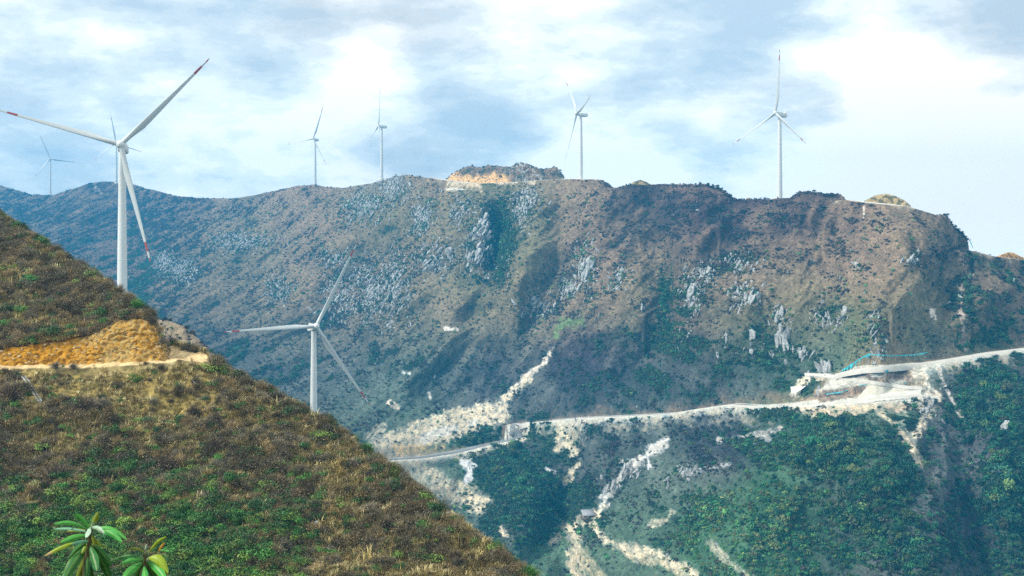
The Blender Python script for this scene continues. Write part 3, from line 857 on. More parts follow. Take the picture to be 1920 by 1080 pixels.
# ------------------------------------------------------------------ roads
mat_road = make_mat('pale_concrete', (.54, .52, .46), var=.2, vscale=.2, bump=.1, bscale=1)
mat_asph = make_mat('grey_asphalt', (.20, .215, .22), var=.12, vscale=.2)
mat_wall = make_mat('wall_concrete', (.62, .60, .52), var=.2, vscale=.22, fine=.12, bump=.3, bscale=.8, bdist=.3)
mat_conc = make_mat('retaining_concrete', (.60, .57, .48), var=.16, vscale=.35, bump=.4, bscale=1.2, bdist=.3)


def ribbon(name, L, width, mat, lift=.35, label=None, kind='structure', off=0.0):
    L = np.asarray(L)
    width = np.asarray(width, float).reshape(-1, 1) * np.ones((len(L), 1))
    t = np.gradient(L[:, :2], axis=0); t /= np.linalg.norm(t, axis=1)[:, None] + 1e-9
    nrm = np.stack([-t[:, 1], t[:, 0]], 1)
    V = []
    for s in (-1.35, -1, -.5, 0, .5, 1, 1.35):
        p = L.copy(); p[:, :2] += nrm * (s * width / 2 + off); p[:, 2] += (lift + (.12 if abs(s) < .9 else 0)) if abs(s) < 1.2 else -2.6
        V.append(p)
    V = np.array(V)
    o = mesh_np(name, V.reshape(-1, 3), grid_faces(7, len(L)), mat, smooth=False)
    return tag(o, label, kind=kind)


RL = road_line['lower']
qu = densify(ROADS['upper'])
LU = smooth1(smooth1(mpt(qu[:, 0], qu[:, 1]).copy(), 3), 3)
LU[:, 1] -= 1.2
LU[:, 0] = (qu[:, 0] - CX) / F * LU[:, 1]; LU[:, 2] = (HY - qu[:, 1]) / F * LU[:, 1]
road_line['upper'] = LU
nsplit = int(np.argmin(np.hypot(RL[:, 0] - mpt(975, 795)[0], RL[:, 1] - mpt(975, 795)[1])))
ribbon('mountain_road', RL[:nsplit + 3], 10.0, mat_road, label='pale concrete road crossing the valley side')
ribbon('valley_road', RL[nsplit - 1:], 7.0, mat_asph, lift=.35, label='grey asphalt road bending above the terrace')
ribbon('upper_road', road_line['upper'], 3.8 + 4.5 * sst(1720, 1790, qu[:, 0]), mat_road, label='pale road climbing right from the hairpin')
ribbon('ridge_road', road_line['ridge'], 7, mat_road, label='pale track along the ridge crest')
ribbon('summit_road', road_line['summit'], 6, mat_road, label='pale track below the summit mound')
ribbon('saddle_road', road_line['saddle'], 7.5, mat_road, label='pale track across the right saddle')


def crash_barrier(L, off, label):
    """W-beam guard rail: posts and a rail, one thing"""
    L = np.asarray(L)
    t = np.gradient(L[:, :2], axis=0); t /= np.linalg.norm(t, axis=1)[:, None] + 1e-9
    p = L.copy(); p[:, 0] += -t[:, 1] * off; p[:, 1] += t[:, 0] * off
    base = p[0].copy()
    e = empty('guard_rail', tuple(base)); p = p - base
    V = np.array([p + np.array([0, 0, z]) for z in (.75, .9, 1.05)])
    V2 = V.copy(); V2[:, :, 1] += .12
    mesh_np('rail', V.reshape(-1, 3), grid_faces(3, len(L)), mat_rail, e)
    pv = []
    for dx, dy in ((-.12, -.12), (.12, -.12), (.12, .12), (-.12, .12)):
        pv += [(dx, dy, -.2), (dx, dy, .85)]
    pme = None
    for q in p[1::3]:
        if pme is None:
            b = mesh_np('post', pv, [(2 * k, 2 * ((k + 1) % 4), 2 * ((k + 1) % 4) + 1, 2 * k + 1) for k in range(4)], mat_rail, e); pme = b.data
        else:
            b = bpy.data.objects.new('post', pme); COL.objects.link(b); b.parent = e
        b.location = q
    return tag(e, label, 'guard rail', 'guard rails along the mountain roads')


mat_rail = make_mat('galvanised_rail', (.62, .64, .64), rough=.5)
crash_barrier(RL[nsplit + 1:nsplit + 9], 3.2 if False else -3.6, 'pale guard rail round the outer bend of the asphalt valley road')
crash_barrier(RL[6:nsplit - 6], 4.2 if False else -5.3, 'long guard rail beside the pale concrete road across the slope')
crash_barrier(RL[nsplit + 9:], -3.6, 'guard rail on the lower left stretch of asphalt road above the terrace')


# strips between two photo curves, laid on the mountain
def strip_on(name, top, bot, mat, nu=90, nv=14, lift=.5, flat=None, label=None, cat=None, kind='structure', group=None):
    top = np.array(top, float); bot = np.array(bot, float)

    def res(c, n):
        s = np.r_[0, np.cumsum(np.hypot(*np.diff(c, axis=0).T))]
        q = np.linspace(0, s[-1], n)
        return np.stack([np.interp(q, s, c[:, 0]), np.interp(q, s, c[:, 1])], 1)
    a, b = res(top, nu), res(bot, nu)
    v = np.linspace(0, 1, nv)[:, None, None]
    g2 = a[None] * (1 - v) + b[None] * v
    base = mpt(g2[..., 0], g2[..., 1]).copy()
    d = base[..., 1].copy()
    for _ in range(4):
        d[:, 1:-1] = (d[:, :-2] + d[:, 1:-1] + d[:, 2:]) / 3
        d[1:-1] = (d[:-2] + d[1:-1] + d[2:]) / 3
    d = d - 1.0 - lift
    V = P3(g2[..., 0], g2[..., 1], d)
    # give it an edge that reaches into the slope
    skirt = V[-1:].copy(); skirt[..., 2] -= 3.5; skirt[..., 1] += 3.5
    V = np.concatenate([V, skirt], 0)
    o = mesh_np(name, V.reshape(-1, 3), grid_faces(nv + 1, nu), mat, smooth=False)
    return tag(o, label, cat, group, kind)


strip_on('road_apron', [(1632, 718), (1680, 722), (1729, 725)], [(1606, 748), (1650, 738), (1690, 733), (1728, 731)], make_mat('pale_gravel', (.56, .53, .43), var=.2, vscale=.4, fine=.15), lift=.4, label='wide pale gravel apron at the hairpin')
strip_on('hairpin_road', [(1507, 699), (1550, 701), (1600, 708), (1650, 716), (1700, 723), (1729, 726)], [(1509, 704), (1550, 707), (1600, 714), (1640, 721), (1690, 728), (1729, 732)], mat_road,
         lift=1.0, label='pale upper leg of the hairpin road')
strip_on('retaining_wall', [(1602, 749), (1640, 739), (1680, 734), (1727, 731)], [(1620, 756), (1650, 751), (1690, 748), (1726, 746)], mat_wall, lift=1.4,
         label='long pale retaining wall holding up the hairpin apron', cat='retaining wall', kind=None)
strip_on('retaining_wall', [(1482, 725), (1496, 724), (1512, 723)], [(1484, 738), (1494, 736), (1502, 731)], mat_wall, lift=1.2, nu=30, nv=8,
         label='low stepped pale retaining wall left of the hairpin', cat='retaining wall', kind=None)
strip_on('retaining_wall', [(838, 353), (880, 352), (900, 350)], [(836, 356), (880, 356), (900, 354)], mat_conc, lift=1, nu=30, nv=4,
         label='thin pale retaining wall on the face below the ridge road', cat='retaining wall', kind=None)
strip_on('retaining_wall', [(942, 349), (970, 347)], [(944, 355), (968, 354)], mat_conc, lift=1, nu=20, nv=4,
         label='short pale retaining wall under the ridge road below the rocky knoll', cat='retaining wall', kind=None)

mat_net = make_mat('teal_netting', (.05, .44, .50), rough=.7, var=.3, vscale=.4)


def netting(name, path, h, label, seed, drop=.55):
    """ragged strips of teal sheeting pegged on a cut slope"""
    r = np.random.default_rng(seed)
    q = densify(path, 1.2)
    n = len(q); V = []; Fc = []
    for k in range(n):
        hh = h * (.15 + (r.random() ** 2.2) * 1.5 * drop)
        for t_ in (0, .5, 1):
            x, y = q[k][0] + r.uniform(-1.2, .6) * t_, q[k][1] + hh * t_
            V.append(P3(np.array(x), np.array(y), mpt(x, y)[1] - 1.2))
    for k in range(n - 1):
        for t_ in (0, 1):
            b = k * 3 + t_; Fc.append((b, b + 3, b + 4, b + 1))
    o = mesh_np(name, V, Fc, mat_net)
    return tag(o, label, 'netting', 'teal netting on the cut slopes')


netting('slope_netting', [(1578, 694), (1600, 680), (1618, 668), (1632, 662)], 8, 'teal netting draped in a fan on the cut above the hairpin', 1, .9)
netting('slope_netting', [(1634, 664), (1670, 666), (1712, 665), (1740, 660)], 4, 'teal netting strip along the top of the long cut above the upper road', 2, .6)
netting('slope_netting', [(1594, 698), (1616, 698)], 4, 'small teal netting patch under the upper road at its left end', 3, .8)
netting('slope_netting', [(1660, 694), (1700, 692), (1716, 692)], 5, 'teal netting hanging on the cut between the two hairpin legs', 4, .8)
netting('slope_netting', [(1690, 704), (1697, 716)], 6, 'narrow teal netting streak low on the cut between the hairpin legs', 5, .9)
netting('slope_netting', [(1550, 738), (1580, 734), (1604, 724), (1630, 718)], 3, 'teal netting strip along the cut above the lower concrete road', 6, .6)
netting('slope_netting', [(1818, 448), (1824, 462)], 7, 'teal netting beside the cutting where the ridge drops to the saddle', 7, .9)

# ------------------------------------------------------------------ turbines
mat_white = make_mat('turbine_white', (.68, .70, .68), rough=.45, spec=.4, var=.03, vscale=.2)
mat_red = make_mat('turbine_red', (.32, .06, .05), rough=.5, spec=.4)
mat_blade = make_mat('blade_grey_white', (.52, .55, .54), rough=.4, spec=.4, var=.05, vscale=.3)
mat_dark = make_mat('turbine_dark', (.05, .05, .05), rough=.6)


def lathe(name, prof, n, mat, parent, axis='Z', smooth=True):
    V = []
    for (r_, h) in prof:
        for k in range(n):
            a = 2 * math.pi * k / n
            V.append((r_ * math.cos(a), r_ * math.sin(a), h) if axis == 'Z' else (r_ * math.cos(a), -h, r_ * math.sin(a)))
    Fc = [(i * n + k, i * n + (k + 1) % n, (i + 1) * n + (k + 1) % n, (i + 1) * n + k) for i in range(len(prof) - 1) for k in range(n)]
    return mesh_np(name, V, Fc, mat, parent, smooth=smooth)


def blade_mesh():
    """tapered, twisted, slightly pre-bent blade along +Z; root at z=0; suction side towards -Y"""
    st = [0, .02, .05, .09, .14, .20, .28, .38, .50, .62, .74, .815, .82, .84, .905, .91, .93, .955, .96, .975, .99, 1.0]
    L = 45.0; n = 20
    V = []; mats = []
    for s in st:
        chord = np.interp(s, [0, .05, .10, .20, .30, .6, .9, .97, 1], [1.8, 1.8, 2.0, 2.6, 2.4, 1.5, .8, .55, .1])
        thick = np.interp(s, [0, .05, .12, .2, .35, 1], [1.9, 1.9, 1.4, .85, .5, .12])
        tw = R(np.interp(s, [0, .15, .3, .6, 1], [34, 30, 24, 18, 13]))
        rnd = np.interp(s, [0, .04, .2], [1, 1, 0])
        for k in range(n):
            a = 2 * math.pi * k / n
            cxr, cyr = .5 * math.cos(a), .5 * math.sin(a)
            xa = .5 * math.cos(a); ya = .5 * math.sin(a) * (1 - .75 * (xa + .5) ** 1.3) * 1.35
            x = lerp(xa, cxr, rnd) * chord - (1 - rnd) * chord * -.18
            y = lerp(ya, cyr, rnd) * thick
            X = x * math.cos(tw) - y * math.sin(tw); Y = x * math.sin(tw) + y * math.cos(tw)
            V.append((X, Y - 1.6 * s ** 2.2, s * L))
    Fc = []; mi = []
    for i in range(len(st) - 1):
        sm = (st[i] + st[i + 1]) / 2
        red = (.82 < sm < .905) or (sm > .96)
        for k in range(n):
            Fc.append((i * n + k, i * n + (k + 1) % n, (i + 1) * n + (k + 1) % n, (i + 1) * n + k)); mi.append(1 if red else 0)
    return V, Fc, mi


def make_turbine():
    root = empty('wind_turbine')
    prof = [(1.95, 0), (1.88, 8), (1.80, 16), (1.71, 24), (1.6, 33), (1.48, 42), (1.34, 51), (1.18, 61)]
    P = [(2.6, -1.0), (2.6, .25), (2.0, .25)]
    tw = lathe('tower', prof, 40, mat_white, root)
    base = lathe('foundation', [(3.2, -2.0), (3.2, .2), (1.95, .22)], 28, mat_conc, root)
    for h in (20.5, 41.0):
        r_ = np.interp(h, [p[1] for p in prof], [p[0] for p in prof])
        fl = lathe('flange', [(r_ - .02, h - .12), (r_ + .035, h - .10), (r_ + .035, h + .10), (r_ - .02, h + .12)], 32, mat_white, tw)
    door = mesh_np('door', [(-.5, -2.0, .9), (.5, -2.0, .9), (.5, -1.96, 3.0), (-.5, -1.96, 3.0)], [(0, 1, 2, 3)], mat_dark, tw)
    # nacelle: rounded box, built about the hub axis, tilted
    hub_z = 63.0; tilt = R(5)
    na = bpy.data.meshes.new('nacelle')
    bm = bmesh.new()
    secs = [(-2.3, 1.15, 1.1), (-1.8, 1.45, 1.5), (0, 1.75, 1.75), (3.5, 1.8, 1.8), (5.6, 1.6, 1.55), (6.4, 1.1, 1.05)]
    rings = []
    for (y, w, h) in secs:
        r_ = []
        for k in range(24):
            a = 2 * math.pi * k / 24
            c, s = math.cos(a), math.sin(a)
            r_.append(bm.verts.new((w * math.copysign(abs(c) ** .55, c), y, h * math.copysign(abs(s) ** .55, s))))
        rings.append(r_)
    for a_, b_ in zip(rings[:-1], rings[1:]):
        for k in range(24):
            bm.faces.new((a_[k], a_[(k + 1) % 24], b_[(k + 1) % 24], b_[k]))
    bm.faces.new(rings[-1]); bm.faces.new(list(reversed(rings[0])))
    bmesh.ops.recalc_face_normals(bm, faces=bm.faces)
    bm.to_mesh(na); bm.free(); na.materials.append(mat_white)
    no = bpy.data.objects.new('nacelle', na); COL.objects.link(no); no.parent = root
    no.location = (0, 0, hub_z - .35); no.rotation_euler = (-tilt, 0, 0)
    # cooler frame and wind vane on the nacelle
    V = []; Fc = []

    def bx(x0, x1, y0, y1, z0, z1):
        b = len(V)
        for x in (x0, x1):
            for y in (y0, y1):
                for z in (z0, z1): V.append((x, y, z))
        for f in ((0, 1, 3, 2), (4, 6, 7, 5), (0, 4, 5, 1), (2, 3, 7, 6), (0, 2, 6, 4), (1, 5, 7, 3)): Fc.append(tuple(b + i for i in f))
    bx(-1.1, 1.1, 4.6, 5.0, 1.6, 2.5); bx(-.05, .05, 5.6, 5.7, 1.3, 3.1); bx(-.5, .5, 5.6, 5.68, 3.0, 3.08)
    mesh_np('cooler', V, Fc, mat_white, no)
    # hub
    hub = empty('rotor', (0, -4.1 * math.cos(tilt), hub_z + 4.1 * math.sin(tilt)))
    hub.parent = root; hub.rotation_euler = (-tilt, 0, 0)
    sp = lathe('spinner', [(.01, 1.75), (.5, 1.68), (1.0, 1.4), (1.4, .9), (1.6, .2), (1.62, -.6), (1.5, -1.3), (1.15, -1.6)], 30, mat_white, hub, 'Y')
    Vb, Fb, mi = blade_mesh()
    bme = None
    for k in range(3):
        if bme is None:
            b = mesh_np('blade', Vb, Fb, mat_blade, hub, smooth=True)
            bme = b.data; bme.materials.append(mat_red)
            bme.polygons.foreach_set('material_index', np.array(mi, dtype=np.int32))
        else:
            b = bpy.data.objects.new('blade', bme); COL.objects.link(b); b.parent = hub
        # precone, then radial offset, then angle around the axis
        b.matrix_local = Matrix.Rotation(k * 2 * math.pi / 3, 4, 'Y') @ Matrix.Translation((0, 0, 1.1)) @ Matrix.Rotation(R(2.3), 4, 'X')
    return root


def copy_tree(o, parent=None):
    c = o.copy(); COL.objects.link(c); c.parent = parent
    for ch in list(o.children): copy_tree(ch, c)
    return c


TURB = [  # hub px, py, distance, yaw, rotor phase, label
    (226, 271, 523, 7, 45, 'largest white wind turbine rising behind the foreground hillside at left'),
    (593, 612, 675, 25, 63, 'white wind turbine standing low in the valley, its tower foot hidden by the scrubby slope'),
    (94, 298, 2590, 13, 112.5, 'smallest and faintest wind turbine on the far left skyline'),
    (217, 268, 2260, 1, 100.5, 'distant wind turbine whose thin tower shows just left of the big turbine tower'),
    (587, 260, 1845, -33, 68, 'distant wind turbine on the bare crest left of the rocky knoll, blade pointing left'),
    (709.5, 236, 1690, -71, 84, 'wind turbine with one blade straight up on the crest just left of the rocky knoll'),
    (1081, 213, 1257, -74, 12, 'wind turbine seen nearly edge on beside the rocky knoll and ridge road'),
    (1454, 212, 1018, -59, 85.5, 'wind turbine on the right skyline with one blade pointing straight up'),
]
proto = make_turbine()
for i, (px, py, d, yaw, th, lab) in enumerate(TURB):
    t = proto if i == 0 else copy_tree(proto)
    hubp = Vector(((px - CX) / F * d, d, (HY - py) / F * d))
    ya = R(yaw)
    # the hub sits 4.1 m upwind of the tower axis
    off = Matrix.Rotation(ya, 3, 'Z') @ Vector((0, -4.1 * math.cos(R(5)), 4.1 * math.sin(R(5))))
    t.location = hubp - off - Vector((0, 0, 63.0))
    t.rotation_euler = (0, 0, ya)
    rot = [c for c in t.children if c.name.startswith('rotor')][0]
    # blades point along local +Z at phase 0; the phase is measured from +X towards +Z
    rot.rotation_euler = (Matrix.Rotation(-R(5), 4, 'X') @ Matrix.Rotation(R(90 - th), 4, 'Y')).to_euler()
    tag(t, lab, 'wind turbine', 'wind turbines on the hills')
# ------------------------------------------------------------------ vegetation and rock kits
mat_leaf = make_mat('shrub_foliage', attr='tint', inst=True, var=.35, vscale=1.7, rough=.75, spec=.25)
mat_leafn = make_mat('near_foliage', attr='tint', inst=True, var=.45, vscale=9.0, rough=.6, spec=.35)
mat_bark = make_mat('bark', (.10, .075, .055), var=.3, vscale=3)
mat_rock = make_mat('grey_granite', (.37, .38, .37), var=.65, vscale=.5, fine=.35, bump=1.0, bscale=.8, bdist=.8, spec=.2)


def quads(C_, N_, W, H, r, fold=0.0):
    """leaf-like quads centred at C_, facing N_"""
    n = len(C_)
    a = r.normal(size=(n, 3)); N_ = N_ / (np.linalg.norm(N_, axis=1)[:, None] + 1e-9)
    u = np.cross(N_, a); u /= np.linalg.norm(u, axis=1)[:, None] + 1e-9
    v = np.cross(N_, u)
    W = np.broadcast_to(np.asarray(W, float), (n,))[:, None]; H = np.broadcast_to(np.asarray(H, float), (n,))[:, None]
    V = np.stack([C_ - u * H, C_ + v * W * .5 - u * H * .1, C_ + u * H, C_ - v * W * .5 - u * H * .1], 1).reshape(-1, 3)
    f = np.arange(n * 4).reshape(-1, 4)
    return V, f


def kit_clump(seed, n, lobes=4, leaf=.22, flat=.75, core=True):
    r = np.random.default_rng(seed)
    V = []; Fc = []; b = 0
    lc = np.stack([r.uniform(-.5, .5, lobes), r.uniform(-.5, .5, lobes), r.uniform(.25, .75, lobes)], 1)
    lr = r.uniform(.35, .6, lobes)
    k = r.integers(0, lobes, n)
    dirs = r.normal(size=(n, 3)); dirs[:, 2] = np.abs(dirs[:, 2]) * .9 - .15
    dirs /= np.linalg.norm(dirs, axis=1)[:, None]
    rad = lr[k] * r.uniform(.6, 1.08, n)
    c = lc[k] + dirs * rad[:, None]; c[:, 2] *= flat
    nn = dirs + r.normal(size=(n, 3)) * .45
    v, f = quads(c, nn, leaf * r.uniform(.7, 1.3, n), leaf * r.uniform(.7, 1.3, n), r)
    V.append(v); Fc.append(f)
    return np.concatenate(V), np.concatenate(Fc)


def kit_twigs(seed, n, leaf=0):
    """leafless shrub: fine twigs fanning up and out from the root"""
    r = np.random.default_rng(seed)
    V = []; Fc = []
    for k in range(n):
        a = r.uniform(0, 2 * math.pi); el = r.uniform(.35, 1.45)
        d = np.array([math.cos(a) * math.cos(el), math.sin(a) * math.cos(el), math.sin(el)])
        st = d * r.uniform(.05, .45) + r.normal(size=3) * .06; st[2] = abs(st[2])
        L = r.uniform(.3, .75)
        d2 = d + r.normal(size=3) * .35; d2 /= np.linalg.norm(d2)
        en = st + d2 * L
        s = np.cross(d2, r.normal(size=3)); s /= np.linalg.norm(s)
        w = .014 * r.uniform(.6, 1.4)
        b = len(V)
        V += [st - s * w, st + s * w, en + s * w * .35, en - s * w * .35]; Fc.append((b, b + 1, b + 2, b + 3))
    V = np.array(V); Fc = np.array(Fc)
    if leaf:
        n2 = leaf
        dirs = r.normal(size=(n2, 3)); dirs[:, 2] = np.abs(dirs[:, 2]); dirs /= np.linalg.norm(dirs, axis=1)[:, None]
        c = dirs * r.uniform(.45, 1.0, n2)[:, None]
        v, f = quads(c, dirs + r.normal(size=(n2, 3)) * .8, .07, .07, r)
        Fc = np.concatenate([Fc, f + len(V)]); V = np.concatenate([V, v])
    return V, Fc


def kit_grass(seed, n):
    r = np.random.default_rng(seed)
    V = []; Fc = []
    for k in range(n):
        a = r.uniform(0, 2 * math.pi); rr = r.uniform(0, .35)
        p = np.array([rr * math.cos(a), rr * math.sin(a), 0]); h = r.uniform(.5, 1.0); ln = r.uniform(.1, .6)
        a2 = a + r.normal() * .6
        o = np.array([math.cos(a2), math.sin(a2), 0]); s = np.array([-o[1], o[0], 0]) * .035
        m = p + o * ln * .3 + np.array([0, 0, h * .65]); e = p + o * ln + np.array([0, 0, h * r.uniform(.6, 1)])
        b = len(V)
        V += [p - s, p + s, m + s * .8, m - s * .8, e + s * .1, e - s * .1]; Fc += [(b, b + 1, b + 2, b + 3), (b + 3, b + 2, b + 4, b + 5)]
    return np.array(V), np.array(Fc)


def kit_rock(seed, tall=1.0, sub=2):
    r = np.random.default_rng(seed)
    bm = bmesh.new()
    bmesh.ops.create_icosphere(bm, subdivisions=sub, radius=1.0)
    V = np.array([v.co[:] for v in bm.verts])
    Fc = np.array([[v.index for v in f.verts] for f in bm.faces]); bm.free()
    for k in range(9):                                  # cleave flat joint faces
        n = r.normal(size=3); n /= np.linalg.norm(n); dd = r.uniform(.42, .8)
        s = V @ n - dd
        V -= np.where(s > 0, s, 0)[:, None] * n * .97
    V += .12 * np.stack([fbm(V[:, 0] * 2.4 + seed, V[:, 1] * 2.4 + V[:, 2] * .7, 300 + c, 3) for c in range(3)], 1)
    V[:, :2] *= (1 - .20 * np.clip(ridged(V[:, 0] * 2.2 + seed * 3, V[:, 1] * 2.2 + V[:, 2] * .3, 310, 2), 0, 1))[:, None]
    V[:, 2] *= tall
    return V, Fc


def proto_obj(name, VF, mat, smooth=False):
    o = mesh_np(name, VF[0], VF[1], mat, smooth=smooth)
    COL.objects.unlink(o)
    return o


def kit_collection(name, objs):
    c = bpy.data.collections.new(name)
    for i, o in enumerate(objs):
        o.name = '%s_%02d' % (name, i); c.objects.link(o)
    return c


far_kit = kit_collection('far_shrub_kit', [proto_obj('k', kit_clump(400 + i, 64, 4, .20), mat_leaf) for i in range(6)])
grn_kit = kit_collection('leafy_shrub_kit', [proto_obj('k', kit_clump(420 + i, 300, 7, .085, .85), mat_leafn) for i in range(5)])
twg_kit = kit_collection('twig_shrub_kit', [proto_obj('k', kit_twigs(440 + i, 420, 110 if i % 2 else 40), mat_leafn) for i in range(6)])
grs_kit = kit_collection('grass_kit', [proto_obj('k', kit_grass(460 + i, 22), mat_leafn) for i in range(4)])
rck_kit = kit_collection('rock_kit', [proto_obj('k', kit_rock(480 + i, [1, .8, 1.3, .7, 1.1, .9][i]), mat_rock) for i in range(6)])


def scatter(name, P, S, ROT, IDX, TINT, kit, label):
    n = len(P)
    me = bpy.data.meshes.new(name)
    me.vertices.add(n); me.vertices.foreach_set('co', np.asarray(P, np.float32).ravel())
    for an, ty, arr, key in (('scl', 'FLOAT_VECTOR', S, 'vector'), ('rot', 'FLOAT_VECTOR', ROT, 'vector')):
        a = me.attributes.new(an, ty, 'POINT'); a.data.foreach_set(key, np.asarray(arr, np.float32).ravel())
    a = me.attributes.new('idx', 'INT', 'POINT'); a.data.foreach_set('value', np.asarray(IDX, np.int32))
    c4 = np.ones((n, 4), np.float32); c4[:, :3] = TINT
    a = me.attributes.new('tint', 'FLOAT_COLOR', 'POINT'); a.data.foreach_set('color', c4.ravel())
    o = bpy.data.objects.new(name, me); COL.objects.link(o)
    ng = bpy.data.node_groups.new(name + '_nodes', 'GeometryNodeTree')
    ng.interface.new_socket('Geometry', in_out='INPUT', socket_type='NodeSocketGeometry')
    ng.interface.new_socket('Geometry', in_out='OUTPUT', socket_type='NodeSocketGeometry')
    gi = ng.nodes.new('NodeGroupInput'); go = ng.nodes.new('NodeGroupOutput')
    ci_ = ng.nodes.new('GeometryNodeCollectionInfo')
    ci_.inputs['Collection'].default_value = kit
    ci_.inputs['Separate Children'].default_value = True
    ci_.inputs['Reset Children'].default_value = True
    ip = ng.nodes.new('GeometryNodeInstanceOnPoints')
    ip.inputs['Pick Instance'].default_value = True

    def na(nm, ty):
        q = ng.nodes.new('GeometryNodeInputNamedAttribute'); q.data_type = ty; q.inputs['Name'].default_value = nm
        return [s for s in q.outputs if s.enabled and s.name == 'Attribute'][0]
    ng.links.new(gi.outputs[0], ip.inputs['Points']); ng.links.new(ci_.outputs[0], ip.inputs['Instance'])
    ng.links.new(na('idx', 'INT'), ip.inputs['Instance Index'])
    e2r = ng.nodes.new('FunctionNodeEulerToRotation')
    ng.links.new(na('rot', 'FLOAT_VECTOR'), e2r.inputs[0]); ng.links.new(e2r.outputs[0], ip.inputs['Rotation'])
    ng.links.new(na('scl', 'FLOAT_VECTOR'), ip.inputs['Scale']); ng.links.new(ip.outputs[0], go.inputs[0])
    md = o.modifiers.new('scatter', 'NODES'); md.node_group = ng
    return tag(o, label, kind='stuff')


def cell_area(G):
    e1 = np.linalg.norm(np.diff(G, axis=0)[:, :-1], axis=-1); e2 = np.linalg.norm(np.diff(G, axis=1)[:-1], axis=-1)
    a = np.zeros(G.shape[:2]); a[:-1, :-1] = e1 * e2
    return a


def pick(w, n, r):
    c = np.cumsum(w.ravel()); k = np.searchsorted(c, r.random(n) * c[-1])
    k = np.clip(k, 0, w.size - 1)
    return np.unravel_index(k, w.shape)


def jitter(G, i, j, r):
    i2 = np.clip(i + 1, 0, G.shape[0] - 1); j2 = np.clip(j + 1, 0, G.shape[1] - 1)
    a, b = r.random(len(i))[:, None], r.random(len(i))[:, None]
    return G[i, j] + (G[i2, j] - G[i, j]) * a + (G[i, j2] - G[i, j]) * b


r = np.random.default_rng(99)
area = cell_area(M3)
hide = np.interp(mpx, np.r_[0, TOPS[2:, 0], 390, SIL[:, 0]], np.r_[400, TOPS[2:, 1], 690, SIL[:, 1]]) + 30
vis = ((PX > -80) & (PX < 2000) & (PY < 1110) & (PY < hide[None]))
free = (1 - np.clip(bare * 1.0, 0, .93)) * (road_d > 9) * (1 - .93 * np.exp(-(((PX - 1655) / 82) ** 2 + ((PY - 715) / 30) ** 2) ** 2))

